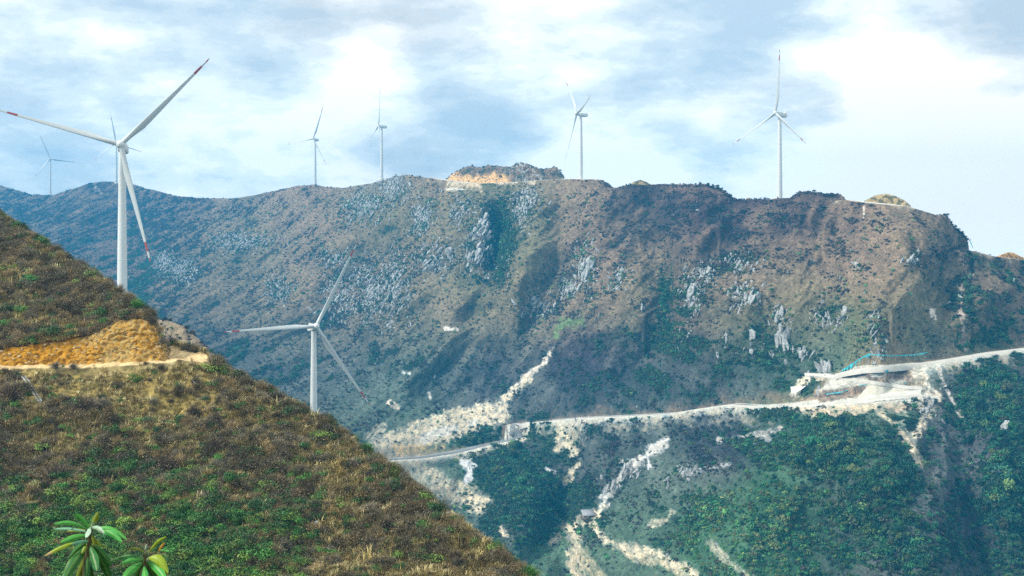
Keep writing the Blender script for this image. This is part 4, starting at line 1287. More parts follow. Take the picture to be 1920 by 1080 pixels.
# rocks: (px, py, half width, half height, how many, size m, lean deg, label)
ROCKZ = [
    (740, 352, 20, 20, 20, 6, 25, 'grey rock outcrop on the crest left of the rocky knoll'),
    (688, 390, 24, 18, 18, 6, 25, 'grey rock outcrop in dark scrub under the wind turbine with the upright blade'),
    (788, 402, 14, 22, 12, 5, 20, 'narrow grey outcrop on the upper face left of the dark green gully'),
    (860, 400, 12, 26, 12, 5, 40, 'slanting line of grey rocks on the upper face below the ridge road wall'),
    (905, 430, 20, 26, 26, 8, 25, 'brightest pale crag at the upper left edge of the dark green gully'),
    (900, 478, 22, 28, 26, 7, 20, 'broken pale crag halfway down the left edge of the dark green gully'),
    (842, 476, 10, 18, 6, 9, -10, 'rounded pale slab left of the bright crag'),
    (815, 490, 22, 22, 14, 7, 35, 'slanting pale slab outcrop two crags left of the dark green gully'),
    (985, 388, 18, 22, 14, 5, 15, 'pale rocks in green scrub right of the dark gully top'),
    (628, 488, 16, 12, 10, 5, 30, 'grey outcrop on the face behind the low turbine blade'),
    (735, 545, 22, 40, 18, 6, 20, 'tall jagged grey outcrop right of the low turbine rotor'),
    (690, 545, 24, 34, 14, 6, 25, 'broken grey outcrop just right of the low turbine upright blade'),
    (640, 560, 26, 24, 10, 5, 25, 'scattered grey rocks above the low turbine hub'),
    (1100, 515, 12, 34, 18, 7, 20, 'tall pale crag in the middle of the face'),
    (1068, 542, 14, 12, 10, 5, 20, 'small pale outcrop just left of the tall middle crag'),
    (1041, 576, 8, 12, 3, 8, 15, 'single pale leaning slab below the middle crags'),
    (1002, 572, 22, 18, 10, 6, 35, 'slanting grey slabs at the foot of the ochre spur'),
    (1160, 526, 12, 18, 12, 5, 25, 'small grey crag right of the tall middle crag'),
    (1203, 578, 4, 9, 2, 5, 10, 'lone grey rock left of the dark middle gully'),
    (1300, 552, 12, 28, 14, 7, 5, 'tall grey outcrop right of the dark middle gully'),
    (1322, 513, 12, 14, 8, 6, 15, 'pale outcrop above the tall grey one in the middle right'),
    (1400, 555, 18, 14, 10, 5, 20, 'pale boulders on the ochre shoulder left of centre right'),
    (1422, 556, 10, 9, 4, 7, 0, 'large rounded boulder on the ochre shoulder'),
    (1460, 592, 12, 12, 6, 6, 5, 'pair of pale boulders on the lower right face'),
    (1410, 634, 10, 7, 2, 8, 0, 'pale boulder standing left of the fluted grey cliff'),
    (1465, 640, 14, 26, 12, 9, -5, 'fluted grey cliff on the lower right face'),
    (1345, 668, 6, 12, 3, 6, 0, 'narrow pale rock above the middle of the valley slope'),
    (1362, 642, 12, 8, 4, 5, 0, 'small grey boulders left of the fluted cliff'),
    (1408, 665, 12, 12, 4, 7, 0, 'brownish slab just below the pale boulder'),
    (1583, 585, 4, 12, 2, 6, -10, 'upright pale rock on the right-hand face'),
    (1555, 600, 22, 12, 8, 4, 0, 'scattered pale rocks left of the upright pale rock'),
    (1548, 692, 14, 10, 5, 8, 0, 'grey boulders just above the left corner of the hairpin'),
    (1505, 665, 14, 10, 5, 5, 0, 'grey boulders in green scrub left of the hairpin'),
    (1640, 600, 10, 18, 5, 4, 25, 'slanting rocks on the ochre slope above the upper road'),
    (1706, 492, 12, 8, 5, 4, 10, 'dark grey rocks near the top of the right-hand peak'),
    (1605, 498, 6, 8, 3, 5, 10, 'small grey rock on the right-hand peak flank'),
    (1885, 802, 8, 14, 3, 7, 10, 'grey boulder in forest on the far right slope'),
    (1250, 906, 10, 9, 4, 6, 5, 'pale upright rocks below the white scree streak'),
    (455, 455, 34, 10, 16, 5, 30, 'line of grey rocks in dark scrub on the left face'),
    (310, 495, 12, 12, 8, 6, 10, 'pale rocks beside the tip of the big turbine lower blade'),
    (345, 510, 14, 14, 8, 5, 20, 'grey rocks on the left face right of the big turbine'),
    (1780, 380, 1, 1, 0, 0, 0, ''), (520, 545, 16, 16, 8, 4, 25, 'small grey rocks on the left face above the valley blade'),
    (1400, 498, 22, 12, 5, 4, 20, 'small rocks at the top of the ochre shoulder'),
    (1290, 885, 14, 8, 6, 4, 0, 'pale rocks on the track edge right of the scree streak'),
    (1175, 880, 14, 14, 10, 5, 10, 'white rocks in the scree streak above the shed'), (1150, 915, 12, 12, 10, 5, 10, 'white rocks at the foot of the scree streak'),
    (1740, 770, 14, 14, 8, 4, 0, 'pale rubble spilling below the hairpin corner'),
]
clusters = [(q[0], q[1], q[2], q[3]) for q in ROCKZ if q[4]]
rock_me = []
for k in range(8):
    o = proto_obj('rock_shape', kit_rock(500 + k, 1.0, 3), mat_rock); rock_me.append(o.data); bpy.data.objects.remove(o)
rockmask = np.zeros(PX.shape)
for zi, (cx, cy, rx, ry, n, size, lean, lab) in enumerate(ROCKZ):
    if not n: continue
    rr = np.random.default_rng(600 + zi)
    o0 = mpt(cx, cy).copy()
    kk = max(5, int(n * .8)) if n > 4 else 1
    root = empty('rock_outcrop', tuple(o0)) if kk > 1 else None
    for k in range(kk):
        u = rr.normal(size=2) * .45 * (k > 0)
        la = R(lean)
        px = cx + u[0] * rx * math.cos(la) - u[1] * ry * math.sin(la) * .9
        py = cy + u[1] * ry
        p = mpt(px, py)
        s = size * rr.uniform(.45, 1.0) * .72
        if kk == 1: s = size * .5
        e = Matrix.Rotation(R(lean) + rr.normal() * .15, 3, 'Y') @ Matrix.Rotation(R(-25) + rr.normal() * .15, 3, 'X') @ Matrix.Rotation(rr.uniform(-.7, .7), 3, 'Z')
        o = bpy.data.objects.new('rock' if root else 'boulder', rock_me[rr.integers(0, 8)]); COL.objects.link(o)
        o.parent = root
        o.location = Vector(p - (o0 if root else 0) + np.array([0, 0, s * .15]))
        o.rotation_euler = e.to_euler()
        o.scale = (rr.uniform(.32, .66) * s, rr.uniform(.5, .9) * s, (rr.uniform(1.0, 1.9) if size > 4.5 else rr.uniform(.7, 1.1)) * s)
    tag(root or o, lab, 'rock outcrop' if root else 'boulder', 'rock outcrops on the mountain face')
    rockmask = np.maximum(rockmask, np.exp(-(((PX - cx) / (rx * 1.6)) ** 2 + ((PY - cy) / (ry * 1.5)) ** 2)) * min(1, n / 9))

# loose rocks
w = area * vis * (rockmask ** 1.5 * 14 + .10 * sst(.1, .6, n1 + n2) * (PY < 720) * (PX > 600) + .5 * bare * (PY > 700) * (np.abs(PX - 1655) > 90)) * (road_d > 8)
i, j = pick(w, 14000, r)
P = jitter(M3, i, j, r)
s = np.minimum(np.exp(r.normal(size=len(i)) * .6), 2.3) * .9
S = np.stack([s * r.uniform(.35, .8, len(i)), s * r.uniform(.5, 1, len(i)), s * r.uniform(.9, 2.4, len(i))], 1)
ROT = np.stack([r.normal(size=len(i)) * .3 - .35, r.normal(size=len(i)) * .2 + .35, r.uniform(0, 6.28, len(i))], 1)
scatter('loose_rocks', P, S, ROT, r.integers(0, 6, len(i)), np.ones((len(i), 3)), rck_kit, 'loose grey rocks strewn over the mountain face')

# shrubs over the mountain
TINTS = {'green': [(.016, .070, .032), (.028, .10, .040), (.050, .14, .050), (.012, .050, .030), (.085, .13, .040), (.070, .085, .045)],
         'scrub': [(.032, .032, .040), (.055, .045, .048), (.022, .026, .034), (.085, .062, .055)],
         'dry': [(.30, .23, .14), (.24, .17, .10), (.20, .16, .09), (.34, .27, .17)]}


def tints(key, n, r):
    t = np.array(TINTS[key])[r.integers(0, len(TINTS[key]), n)]
    return t * np.exp(r.normal(size=(n, 1)) * .34) * (1 + r.normal(size=(n, 3)) * .06)


forest = np.zeros(PX.shape)
for (cx, cy, rx, ry) in [(1560, 850, 60, 60), (1620, 950, 60, 70), (1680, 900, 50, 50), (1700, 1040, 60, 50), (1850, 760, 60, 60), (1890, 900, 50, 120), (950, 880, 50, 50), (890, 830, 50, 24), (1000, 950, 60, 50),
                         (1440, 1000, 50, 40), (1870, 620, 50, 24), (940, 430, 16, 70), (1245, 570, 12, 60), (1640, 840, 40, 30), (1330, 960, 40, 30)]:
    forest = np.maximum(forest, np.exp(-((PX - cx) / rx) ** 2 - ((PY - cy) / ry) ** 2))
clumpy = sst(-.25, .35, n2 + .6 * n3)
wg = area * vis * free * (green * clumpy + forest * .45 + .35 * rockmask * clumpy + .012)
i, j = pick(wg, 105000, r)
f_ = forest[i, j]
s = np.minimum(np.exp(r.normal(size=len(i)) * .5), 2.3) * (1.0 + .8 * f_) * (.35 + .65 * sst(0, 40, PY[i, j] - crest_py[j]))
P = jitter(M3, i, j, r); P[:, 2] -= .15 * s
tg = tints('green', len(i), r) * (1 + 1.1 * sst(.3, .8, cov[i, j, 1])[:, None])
tg *= lerp(np.ones(3), np.array([.75, .95, 1.2]), sst(560, 720, PY[i, j])[:, None] * (1 - cov[i, j, 1])[:, None])  # same blue valley haze painted into the tint of the lower shrubs
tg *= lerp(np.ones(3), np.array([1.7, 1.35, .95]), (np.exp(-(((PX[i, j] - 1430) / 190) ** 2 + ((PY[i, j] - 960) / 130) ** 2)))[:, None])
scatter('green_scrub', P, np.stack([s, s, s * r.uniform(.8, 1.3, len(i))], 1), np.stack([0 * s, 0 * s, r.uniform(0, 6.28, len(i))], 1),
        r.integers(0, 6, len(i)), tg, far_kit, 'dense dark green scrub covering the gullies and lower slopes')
ws = area * vis * free * (scrub * sst(-.15, .45, n2 + .5 * n3 + .3 * n1) + .25 * rockmask + .02)
i, j = pick(ws, 110000, r)
s = np.minimum(np.exp(r.normal(size=len(i)) * .55), 2.4) * .8
P = jitter(M3, i, j, r); P[:, 2] -= .1 * s
scatter('bare_scrub', P, np.stack([s, s, s], 1), np.stack([0 * s, 0 * s, r.uniform(0, 6.28, len(i))], 1), r.integers(0, 6, len(i)),
        tints('scrub', len(i), r), far_kit, 'leafless purple-brown scrub covering the upper mountain')
wd = area * vis * (1 - bare * .7) * (road_d > 9) * (ochre + .1)
i, j = pick(wd, 45000, r)
s = np.exp(r.normal(size=len(i)) * .3) * .42
P = jitter(M3, i, j, r)
scatter('dry_grass', P, np.stack([s, s, s * .7], 1), np.stack([0 * s, 0 * s, r.uniform(0, 6.28, len(i))], 1), r.integers(0, 6, len(i)),
        tints('dry', len(i), r), far_kit, 'dry ochre grass tussocks on the open slopes')
# scrub standing on the skyline
i = np.full(2600, MR - 1) - r.integers(0, 5, 2600); j = r.integers(150, MC - 120, 2600)
cx_ = mpx[j]
tall = .35 + 1.0 * np.exp(-((cx_ - 1330) / 70) ** 2) + .7 * np.exp(-((cx_ - 1530) / 50) ** 2) + 1.0 * np.exp(-((cx_ - 1795) / 30) ** 2) + .5 * np.exp(-((cx_ - 1190) / 30) ** 2)
s = tall * np.exp(r.normal(size=2600) * .4)
P = M3[i, j].copy(); P[:, 2] -= .2
scatter('skyline_scrub', P, np.stack([s * .8, s * .8, s], 1), np.stack([0 * s, 0 * s, r.uniform(0, 6.28, 2600)], 1), r.integers(0, 6, 2600),
        tints('scrub', 2600, r) * .7, far_kit, 'thin scrub standing along the skyline of the ridge')
# scrub on the rocky knoll and the middle spur
ka = cell_area(knoll_pts); i, j = pick(ka, 900, r)
s = np.exp(r.normal(size=900) * .4) * .8; P = jitter(knoll_pts, i, j, r)
scatter('knoll_scrub', P, np.stack([s, s, s], 1), np.stack([0 * s, 0 * s, r.uniform(0, 6.28, 900)], 1), r.integers(0, 6, 900), tints('scrub', 900, r) * .8, far_kit,
        'dark scrub growing on the rocky knoll')
sa = cell_area(S3) * ((spx[None] > 150) & (spx[None] < 700)) * (np.arange(S3.shape[0]) < 135)[:, None] * (.2 + sst(-.2, .3, -sn))
i, j = pick(sa, 5000, r)
s = np.exp(r.normal(size=5000) * .4) * .8; P = jitter(S3, i, j, r)
tn = tints('scrub', 5000, r) * 1.0; tn[::6] = tints('green', len(tn[::6]), r)
scatter('spur_scrub', P, np.stack([s, s, s * 1.2], 1), np.stack([0 * s, 0 * s, r.uniform(0, 6.28, 5000)], 1), r.integers(0, 6, 5000), tn, far_kit,
        'grey leafless scrub on the spur behind the road platform')

# trees one can tell apart on the lower slopes
def kit_tree(seed):
    v, f = kit_clump(seed, 230, 8, .15, 1.0)
    v[:, 2] = v[:, 2] * 1.15 + .25
    return v, f


tree_crowns = [kit_tree(700 + k) for k in range(4)]
crown_me = []
for k, (v, f) in enumerate(tree_crowns):
    o = proto_obj('crown_shape', (v, f), mat_leaf); crown_me.append(o.data); bpy.data.objects.remove(o)
o = None
tv = []; tf = []
for q, (rr_, h_) in enumerate(((.09, -.3), (.06, .4), (.03, .9))):
    for k in range(6): tv.append((rr_ * math.cos(k * math.pi / 3), rr_ * math.sin(k * math.pi / 3), h_))
for q in range(2):
    for k in range(6): tf.append((q * 6 + k, q * 6 + (k + 1) % 6, q * 6 + 6 + (k + 1) % 6, q * 6 + 6 + k))
to = mesh_np('trunk_shape', tv, tf, mat_bark); trunk_me = to.data; bpy.data.objects.remove(to)
TREES = [  # px, py, rx, ry, n, label, group
    (1570, 850, 60, 60, 60, 'tree in the spur wood below the hairpin', 'trees of the spur wood below the hairpin'),
    (1660, 960, 70, 70, 50, 'tree in the lower spur wood', 'trees of the lower spur wood'),
    (1870, 780, 50, 80, 45, 'tree on the right-edge slope', 'trees on the right-hand slope'),
    (1880, 950, 45, 90, 35, 'tree in the bottom right corner', 'trees in the bottom right corner'),
    (950, 875, 55, 50, 40, 'tree below the asphalt road bend', 'trees below the asphalt road bend'),
    (880, 838, 34, 14, 14, 'tree beside the white scree patch', 'trees beside the white scree patch'),
]
for (cx, cy, rx, ry, n, lab, grp) in TREES:
    for k in range(n):
        px, py = cx + r.normal() * rx * .55, cy + r.normal() * ry * .55
        p = mpt(px, py)
        gi_, gj_ = gidx(px, py)
        if bare[gi_, gj_] > .3 or road_d[gi_, gj_] < 9: continue
        t = empty('broadleaf_tree', tuple(p - np.array([0, 0, .2])), r.uniform(0, 6.28))
        s = 1.7 + 2.6 * r.random() ** 1.8; t.scale = (s, s, s * r.uniform(.9, 1.2))
        c = bpy.data.objects.new('crown', crown_me[k % 4]); COL.objects.link(c); c.parent = t
        c['tint'] = [float(x) for x in (tints('green', 1, r)[0] * 1.15)]
        b = bpy.data.objects.new('trunk', trunk_me); COL.objects.link(b); b.parent = t
        hz_ = 'left' if px < cx - rx * .3 else ('right' if px > cx + rx * .3 else 'middle')
        vt_ = 'upper' if py < cy - ry * .3 else ('lower' if py > cy + ry * .3 else 'central')
        sz_ = 'Small' if s < 2.1 else ('Large' if s > 3.0 else 'Middling')
        lab2 = '%s dark green %s, %s %s part' % (sz_.lower(), lab, vt_, hz_)
        tag(t, lab2, 'tree', grp + ', ' + vt_ + ' ' + hz_ + ', ' + sz_.lower())

# ------------------------------------------------------------------ vegetation of the near hillside
hsil = np.interp(npx, np.r_[TOPS[:, 0], 300, 390, SIL[:, 0]], np.r_[TOPS[:, 1], 640, 660, SIL[:, 1]])
vis2 = (NPX > -60) & (NPX < 1060) & (NPY < 1110) & (KD >= 1) & (KD <= 7)
an = cell_area(N3)
edg = np.interp(NPX, EDGE[:, 0], EDGE[:, 1])
ok2 = vis2 * (1 - cutf) * (1 - benchf) * (1 - (NPX < 400) * (np.abs(NPY - edg) < 16) * .97) * (1 - (NPX < 320) * (KD >= 6))
NT = {'twig': [(.22, .18, .10), (.13, .11, .07), (.30, .23, .12), (.20, .18, .13)], 'leafg': [(.035, .14, .028), (.06, .20, .032), (.025, .10, .025), (.15, .25, .04)],
      'straw': [(.48, .41, .19), (.38, .31, .14), (.58, .51, .27), (.30, .23, .10)]}


def nt(key, n, r):
    return np.array(NT[key])[r.integers(0, 4, n)] * np.exp(r.normal(size=(n, 1)) * .28)


lowleft = sst(850, 1040, NPY + 40 * a1) * (1 - sst(420, 640, NPX + 30 * a1))
band = sst(-.2, .5, a1 + .3 * a2)
graded = terr_m
# grass
wgr = an * ok2 * (1 + .8 * sst(430, 620, NPX)) * (1 - .8 * lowleft) * (.35 + 1.0 * sst(-.3, .5, -a1)) * (1 - .75 * graded)
i, j = pick(wgr, 70000, r)
s = np.exp(r.normal(size=len(i)) * .35) * .40
scatter('dry_hill_grass', jitter(N3, i, j, r), np.stack([s, s, s * 1.0], 1), np.stack([r.normal(size=len(i)) * .15, r.normal(size=len(i)) * .15, r.uniform(0, 6.28, len(i))], 1),
        r.integers(0, 4, len(i)), nt('straw', len(i), r), grs_kit, 'dry straw-coloured grass on the near hillside')
# twiggy ground scrub
wtw = an * ok2 * (.25 + 1.3 * band) * (1 - .45 * sst(430, 620, NPX)) * (1 - .93 * graded) * (1 - .45 * lowleft)
i, j = pick(wtw, 8500, r)
s = np.minimum(np.exp(r.normal(size=len(i)) * .45), 2.0) * .58
scatter('hill_brush', jitter(N3, i, j, r), np.stack([s, s, s * .9], 1), np.stack([r.normal(size=len(i)) * .15, r.normal(size=len(i)) * .15, r.uniform(0, 6.28, len(i))], 1),
        r.integers(0, 6, len(i)), nt('twig', len(i), r), twg_kit, 'low leafless brown brush on the near hillside')
# taller brush breaking the outline of the slope
sil_ = np.interp(NPX, np.r_[TOPS[:, 0], 300, 390, SIL[:, 0]], np.r_[TOPS[:, 1], 640, 660, SIL[:, 1]])
wsl = an * vis2 * (np.abs(NPY - sil_ - 4) < 9) * ((NPX < 285) | (NPX > 400)) * (KD < 8) * (.15 + sst(-.1, .4, perlin(NPX / 26, NPX * 0, 9)))
i, j = pick(wsl, 420, r)
s = .55 + .75 * r.random(420) ** 2
tb = nt('twig', 420, r) * .8; tb[::4] = nt('leafg', 105, r) * .7
scatter('edge_brush', jitter(N3, i, j, r), np.stack([s, s, s * 1.1], 1), np.stack([0 * s, 0 * s, r.uniform(0, 6.28, 420)], 1), r.integers(0, 6, 420), tb, twg_kit,
        'taller brush along the outline of the near hillside')
# green undergrowth, mostly at the lower left
wgn = an * ok2 * (.02 + 1.4 * lowleft * sst(-.35, .2, a1 * .7 + a2) + .10 * sst(.3, .8, a2)) * (1 - .75 * graded)
i, j = pick(wgn, 7000, r)
s = np.exp(r.normal(size=len(i)) * .35) * .52
scatter('green_undergrowth', jitter(N3, i, j, r), np.stack([s, s, s * .9], 1), np.stack([r.normal(size=len(i)) * .15, r.normal(size=len(i)) * .15, r.uniform(0, 6.28, len(i))], 1),
        r.integers(0, 5, len(i)), nt('leafg', len(i), r), grn_kit, 'leafy green undergrowth on the lower near hillside')
# stones in the cut face
ca = an * cutf
i, j = pick(ca, 420, r)
s = np.exp(r.normal(size=420) * .5) * .12
mat_cut = make_mat('cut_stone', (.48, .36, .19), var=.5, vscale=3, bump=.6, bscale=5, bdist=.1)
cut_kit = kit_collection('cut_stone_kit', [proto_obj('k', kit_rock(520 + q, .8, 1), mat_cut) for q in range(4)])
scatter('cut_stones', jitter(N3, i, j, r), np.stack([s * 1.5, s, s], 1), r.uniform(-.5, .5, (420, 3)), r.integers(0, 4, 420), np.ones((420, 3)), cut_kit,
        'broken stones set in the orange cut face')


def npt(px, py):
    """surface of the near hillside seen at a photo pixel"""
    j = int(np.argmin(np.abs(npx - px)))
    m = (KD[:, j] >= 1) & (KD[:, j] <= 6)
    idx = np.where(m)[0]
    k = idx[np.argmin(np.abs(NPY[idx, j] - py))]
    return N3[k, j]


grn_me = [o.data for o in grn_kit.objects]; twg_me = [o.data for o in twg_kit.objects]
NAMED = [  # px, py of the foot, width px, kind, label
    (192, 592, 38, 'g', 'dark green bush above the orange cutting, left of a paler round one'), (234, 596, 30, 'g', 'round green bush just above the top of the orange cutting'),
    (95, 640, 40, 'g', 'tall dark green bush on the lip above the left part of the orange cutting'), (132, 634, 26, 'g', 'pale green bush on the lip right of the tall dark one'),
    (12, 590, 30, 'g', 'yellow-green bush at the left edge high above the road'), (82, 580, 22, 'g', 'small yellow-green bush high on the slope above the cutting'), (265, 582, 26, 'g', 'dark bush on the skyline where the big turbine tower meets the slope'),
    (280, 592, 24, 'g', 'dark bush at the very corner above the cutting'),
    (208, 830, 40, 'g', 'tall dark green bush below the graded fill'), (245, 870, 42, 'g', 'round dark green bush lower right of the tall dark one'),
    (155, 785, 62, 't', 'big grey leafless bush at the foot of the graded fill'), (185, 905, 50, 'g', 'dark rounded bush above the leafy undergrowth'),
    (110, 900, 80, 't', 'wide grey leafless thicket at the left below the drain'), (20, 760, 70, 't', 'brown leafless bush at the left edge beside the drain'),
    (365, 765, 46, 't', 'brown leafless bush at the right end of the graded fill'), (35, 745, 34, 'y', 'pale green tussock left of the drain channel'),
    (465, 852, 30, 'g', 'small bright green bush in the middle of the slope'), (512, 890, 34, 'g', 'bright green bush near the middle of the near slope'),
    (448, 712, 30, 'g', 'green bush on the slope edge right of the road platform'), (548, 780, 32, 'g', 'yellow-green bush on the slope edge left of the low turbine foot'),
    (585, 828, 24, 'g', 'leftmost of three dark small bushes below the low turbine foot'), (606, 835, 18, 'g', 'middle of three dark small bushes below the low turbine foot'), (628, 830, 28, 'g', 'rightmost and largest of three dark bushes below the low turbine foot'),
    (710, 900, 36, 'g', 'green bush on the slope edge near the valley terrace'), (820, 980, 32, 'g', 'dark green bush on the slope edge low down on the right'),
    (787, 1040, 26, 'g', 'small dark green bush near the bottom centre'), (690, 970, 30, 't', 'dark twiggy bush on the right part of the near slope'),
    (590, 960, 40, 't', 'grey twiggy bush beside small pale stones on the near slope'), (660, 890, 40, 't', 'dark twiggy bush halfway down the slope edge'),
    (320, 880, 60, 't', 'wide brown leafless bush in the centre of the lower slope'), (400, 850, 56, 't', 'grey-brown leafless bush right of the dark green ones'),
    (60, 1000, 70, 't', 'brown leafless bush near the bottom left corner'), (400, 960, 50, 'g', 'leafy green bush right of the undergrowth patch'),
]
for (px, py, wpx, kd, lab) in NAMED:
    p = npt(px, py)
    s = wpx / F * p[1] / 1.75
    t = bpy.data.objects.new('bush', (twg_me if kd == 't' else grn_me)[r.integers(0, 5)]); COL.objects.link(t)
    t.location = tuple(p); t.scale = (s, s, s * (1.2 if kd == 'g' else .9)); t.rotation_euler = (0, 0, r.uniform(0, 6.28))
    t['tint'] = [float(x) for x in ({'g': (.035, .095, .022), 't': (.14, .105, .075), 'y': (.22, .27, .09)}[kd] * np.exp(r.normal() * .2) if False else np.array({'g': (.035, .095, .022), 't': (.14, .105, .075), 'y': (.22, .27, .09)}[kd]) * np.exp(r.normal() * .2))]
    tag(t, lab, 'bush', 'bushes on the near hillside')
ZB = [  # px range, py range, number, kind, label
    ((0, 250), (460, 610), 40, 't', 'brown leafless shrub above the orange cutting'),
    ((0, 420), (800, 1070), 60, 't', 'grey-brown leafless shrub on the lower left hillside'),
    ((420, 950), (740, 1070), 70, 't', 'brown leafless shrub on the bare right-hand hillside'),
    ((150, 560), (930, 1075), 50, 'g', 'leafy green shrub in the bottom left undergrowth'),
    ((60, 380), (700, 770), 16, 'g', 'small dark green shrub planted on the graded fill below the road'),
]
for (xr, yr, n, kd, lab) in ZB:
    c = 0
    for k in range(n * 4):
        if c >= n: break
        px, py = r.uniform(*xr), r.uniform(*yr)
        s_ = np.interp(px, np.r_[TOPS[:, 0], 300, 390, SIL[:, 0]], np.r_[TOPS[:, 1], 640, 660, SIL[:, 1]])
        if py < s_ + 8: continue
        if py < 620 and py > np.interp(px, CUT[:, 0], CUT[:, 1]) - 6: continue
        c += 1
        p = npt(px, py); s = (.75 + .6 * r.random() ** 2) * (.55 if 'planted' in lab else 1)
        t = bpy.data.objects.new('shrub', (twg_me if kd == 't' else grn_me)[r.integers(0, 5)]); COL.objects.link(t)
        t.location = tuple(p); t.scale = (s, s, s * r.uniform(.7, 1.0)); t.rotation_euler = (0, 0, r.uniform(0, 6.28))
        t['tint'] = [float(x) for x in nt('twig' if kd == 't' else 'leafg', 1, r)[0] * .85]
        fx_, fy_ = (px - xr[0]) / (xr[1] - xr[0]), (py - yr[0]) / (yr[1] - yr[0])
        pl_ = ('left', 'middle', 'right')[min(2, int(fx_ * 3))] + (' upper', ' central', ' lower')[min(2, int(fy_ * 3))]
        sz_ = 'small' if s < .85 else ('large' if s > 1.2 else 'medium')
        tag(t, '%s %s, %s area' % (sz_ if 'small' not in lab else 'low', lab, pl_), 'shrub', ('%s shrubs, %s, %s, %s' % ('leafless' if kd == 't' else 'leafy', lab.split(' on ')[-1].split(' in ')[-1], pl_, sz_)))

# drain channel, pipe offcuts, small stones
def lay_bar(name, pts, w, h, mat, label, cat, lift=.05):
    q = densify(pts, 4)
    L = np.array([npt(a, b) for a, b in q]).copy(); L = smooth1(L, 2)
    base = L[0].copy(); L = L - base
    V = []
    prof = [(-w / 2, 0), (-w / 2, h), (-w * .28, h), (-w * .22, h * .3), (w * .22, h * .3), (w * .28, h), (w / 2, h), (w / 2, 0)]
    t = np.gradient(L, axis=0); t /= np.linalg.norm(t, axis=1)[:, None]
    for (a, b) in prof:
        s = np.cross(t, [0, 0, 1.0]); s /= np.linalg.norm(s, axis=1)[:, None]
        V.append(L + s * a + np.array([0, -.4 * b, b + lift]))
    V = np.array(V)
    o = mesh_np(name, V.reshape(-1, 3), grid_faces(len(prof), len(L)), mat); o.location = base
    return tag(o, label, cat)


lay_bar('drain_channel', [(44, 712), (52, 730), (64, 750), (78, 768)], .45, .28, mat_rock, 'pale concrete drain channel running down the fill at left', 'drain channel')
lay_bar('pipe_offcut', [(360, 719), (366, 724), (371, 729)], .22, .2, mat_white, 'short white pipe lying on the fill at the right', 'pipe', .1)
for k, (px, py, s, lab) in enumerate([(548, 958, .55, 'small pale stone left of the pair on the near slope'), (575, 975, .5, 'upper dark grey stone of the pair on the near slope'),
                                      (590, 985, .7, 'larger lower grey stone of the pair on the near slope'), (30, 705, .8, 'grey stone slab on the road edge at far left'), (12, 703, .7, 'grey stone at the left edge just under the road')]):
    p = npt(px, py)
    o = bpy.data.objects.new('stone', rck_kit.objects[k].data); COL.objects.link(o)
    o.location = tuple(p); o.scale = (s, s * .8, s * .6); o.rotation_euler = (.2, .3, k)
    tag(o, lab, 'stone', 'stones on the near hillside')

# ------------------------------------------------------------------ shed in the valley
sp_ = mpt(1105, 970)
shed = empty('shed', tuple(sp_), R(12))
mat_tin = make_mat('tin_roof', (.30, .31, .33), rough=.5, var=.2, vscale=.8)
mat_mud = make_mat('shed_wall', (.22, .18, .13), var=.3, vscale=1)


def box_obj(name, x0, x1, y0, y1, z0, z1, mat, parent, dz=0, over=0):
    V = [(x, y, z) for x in (x0, x1) for y in (y0, y1) for z in (z0, z1)]
    V = [(x, y, z + (dz if y == y1 else 0)) for x, y, z in V]
    return mesh_np(name, V, [(0, 1, 3, 2), (4, 6, 7, 5), (0, 4, 5, 1), (2, 3, 7, 6), (0, 2, 6, 4), (1, 5, 7, 3)], mat, parent)


box_obj('wall', -4, 4, -2.4, 2.4, -1.5, 1.7, mat_mud, shed)
box_obj('roof', -4.6, 4.6, -3.0, 3.0, 1.5, 1.68, mat_tin, shed, dz=2.6)
box_obj('door', -.5, .5, -2.47, -2.41, -.2, 1.5, mat_dark, shed)
tag(shed, 'small grey-roofed shed on the sandy ground in the valley bottom', 'shed')

# ------------------------------------------------------------------ leafy plants right in front of the camera
mat_bigleaf = make_mat('glossy_leaf', attr='col', rough=.45, spec=.25, var=.18, vscale=40)
mat_stem = make_mat('plant_stem', (.10, .09, .045), var=.3, vscale=60)
PD = 5.0


def zp(X, Y, d=PD):
    px, py = 60 + X / 6.857, 930 + Y / 6.857
    return np.array([(px - CX) / F * d, d, (HY - py) / F * d])


GC = {'g': (.045, .30, .05), 'y': (.24, .34, .02), 'd': (.02, .13, .028), 'o': (.13, .17, .012), 'p': (.36, .50, .38), 't': (.08, .26, .16), 'r': (.45, .22, .03), 'b': (.40, .28, .12)}


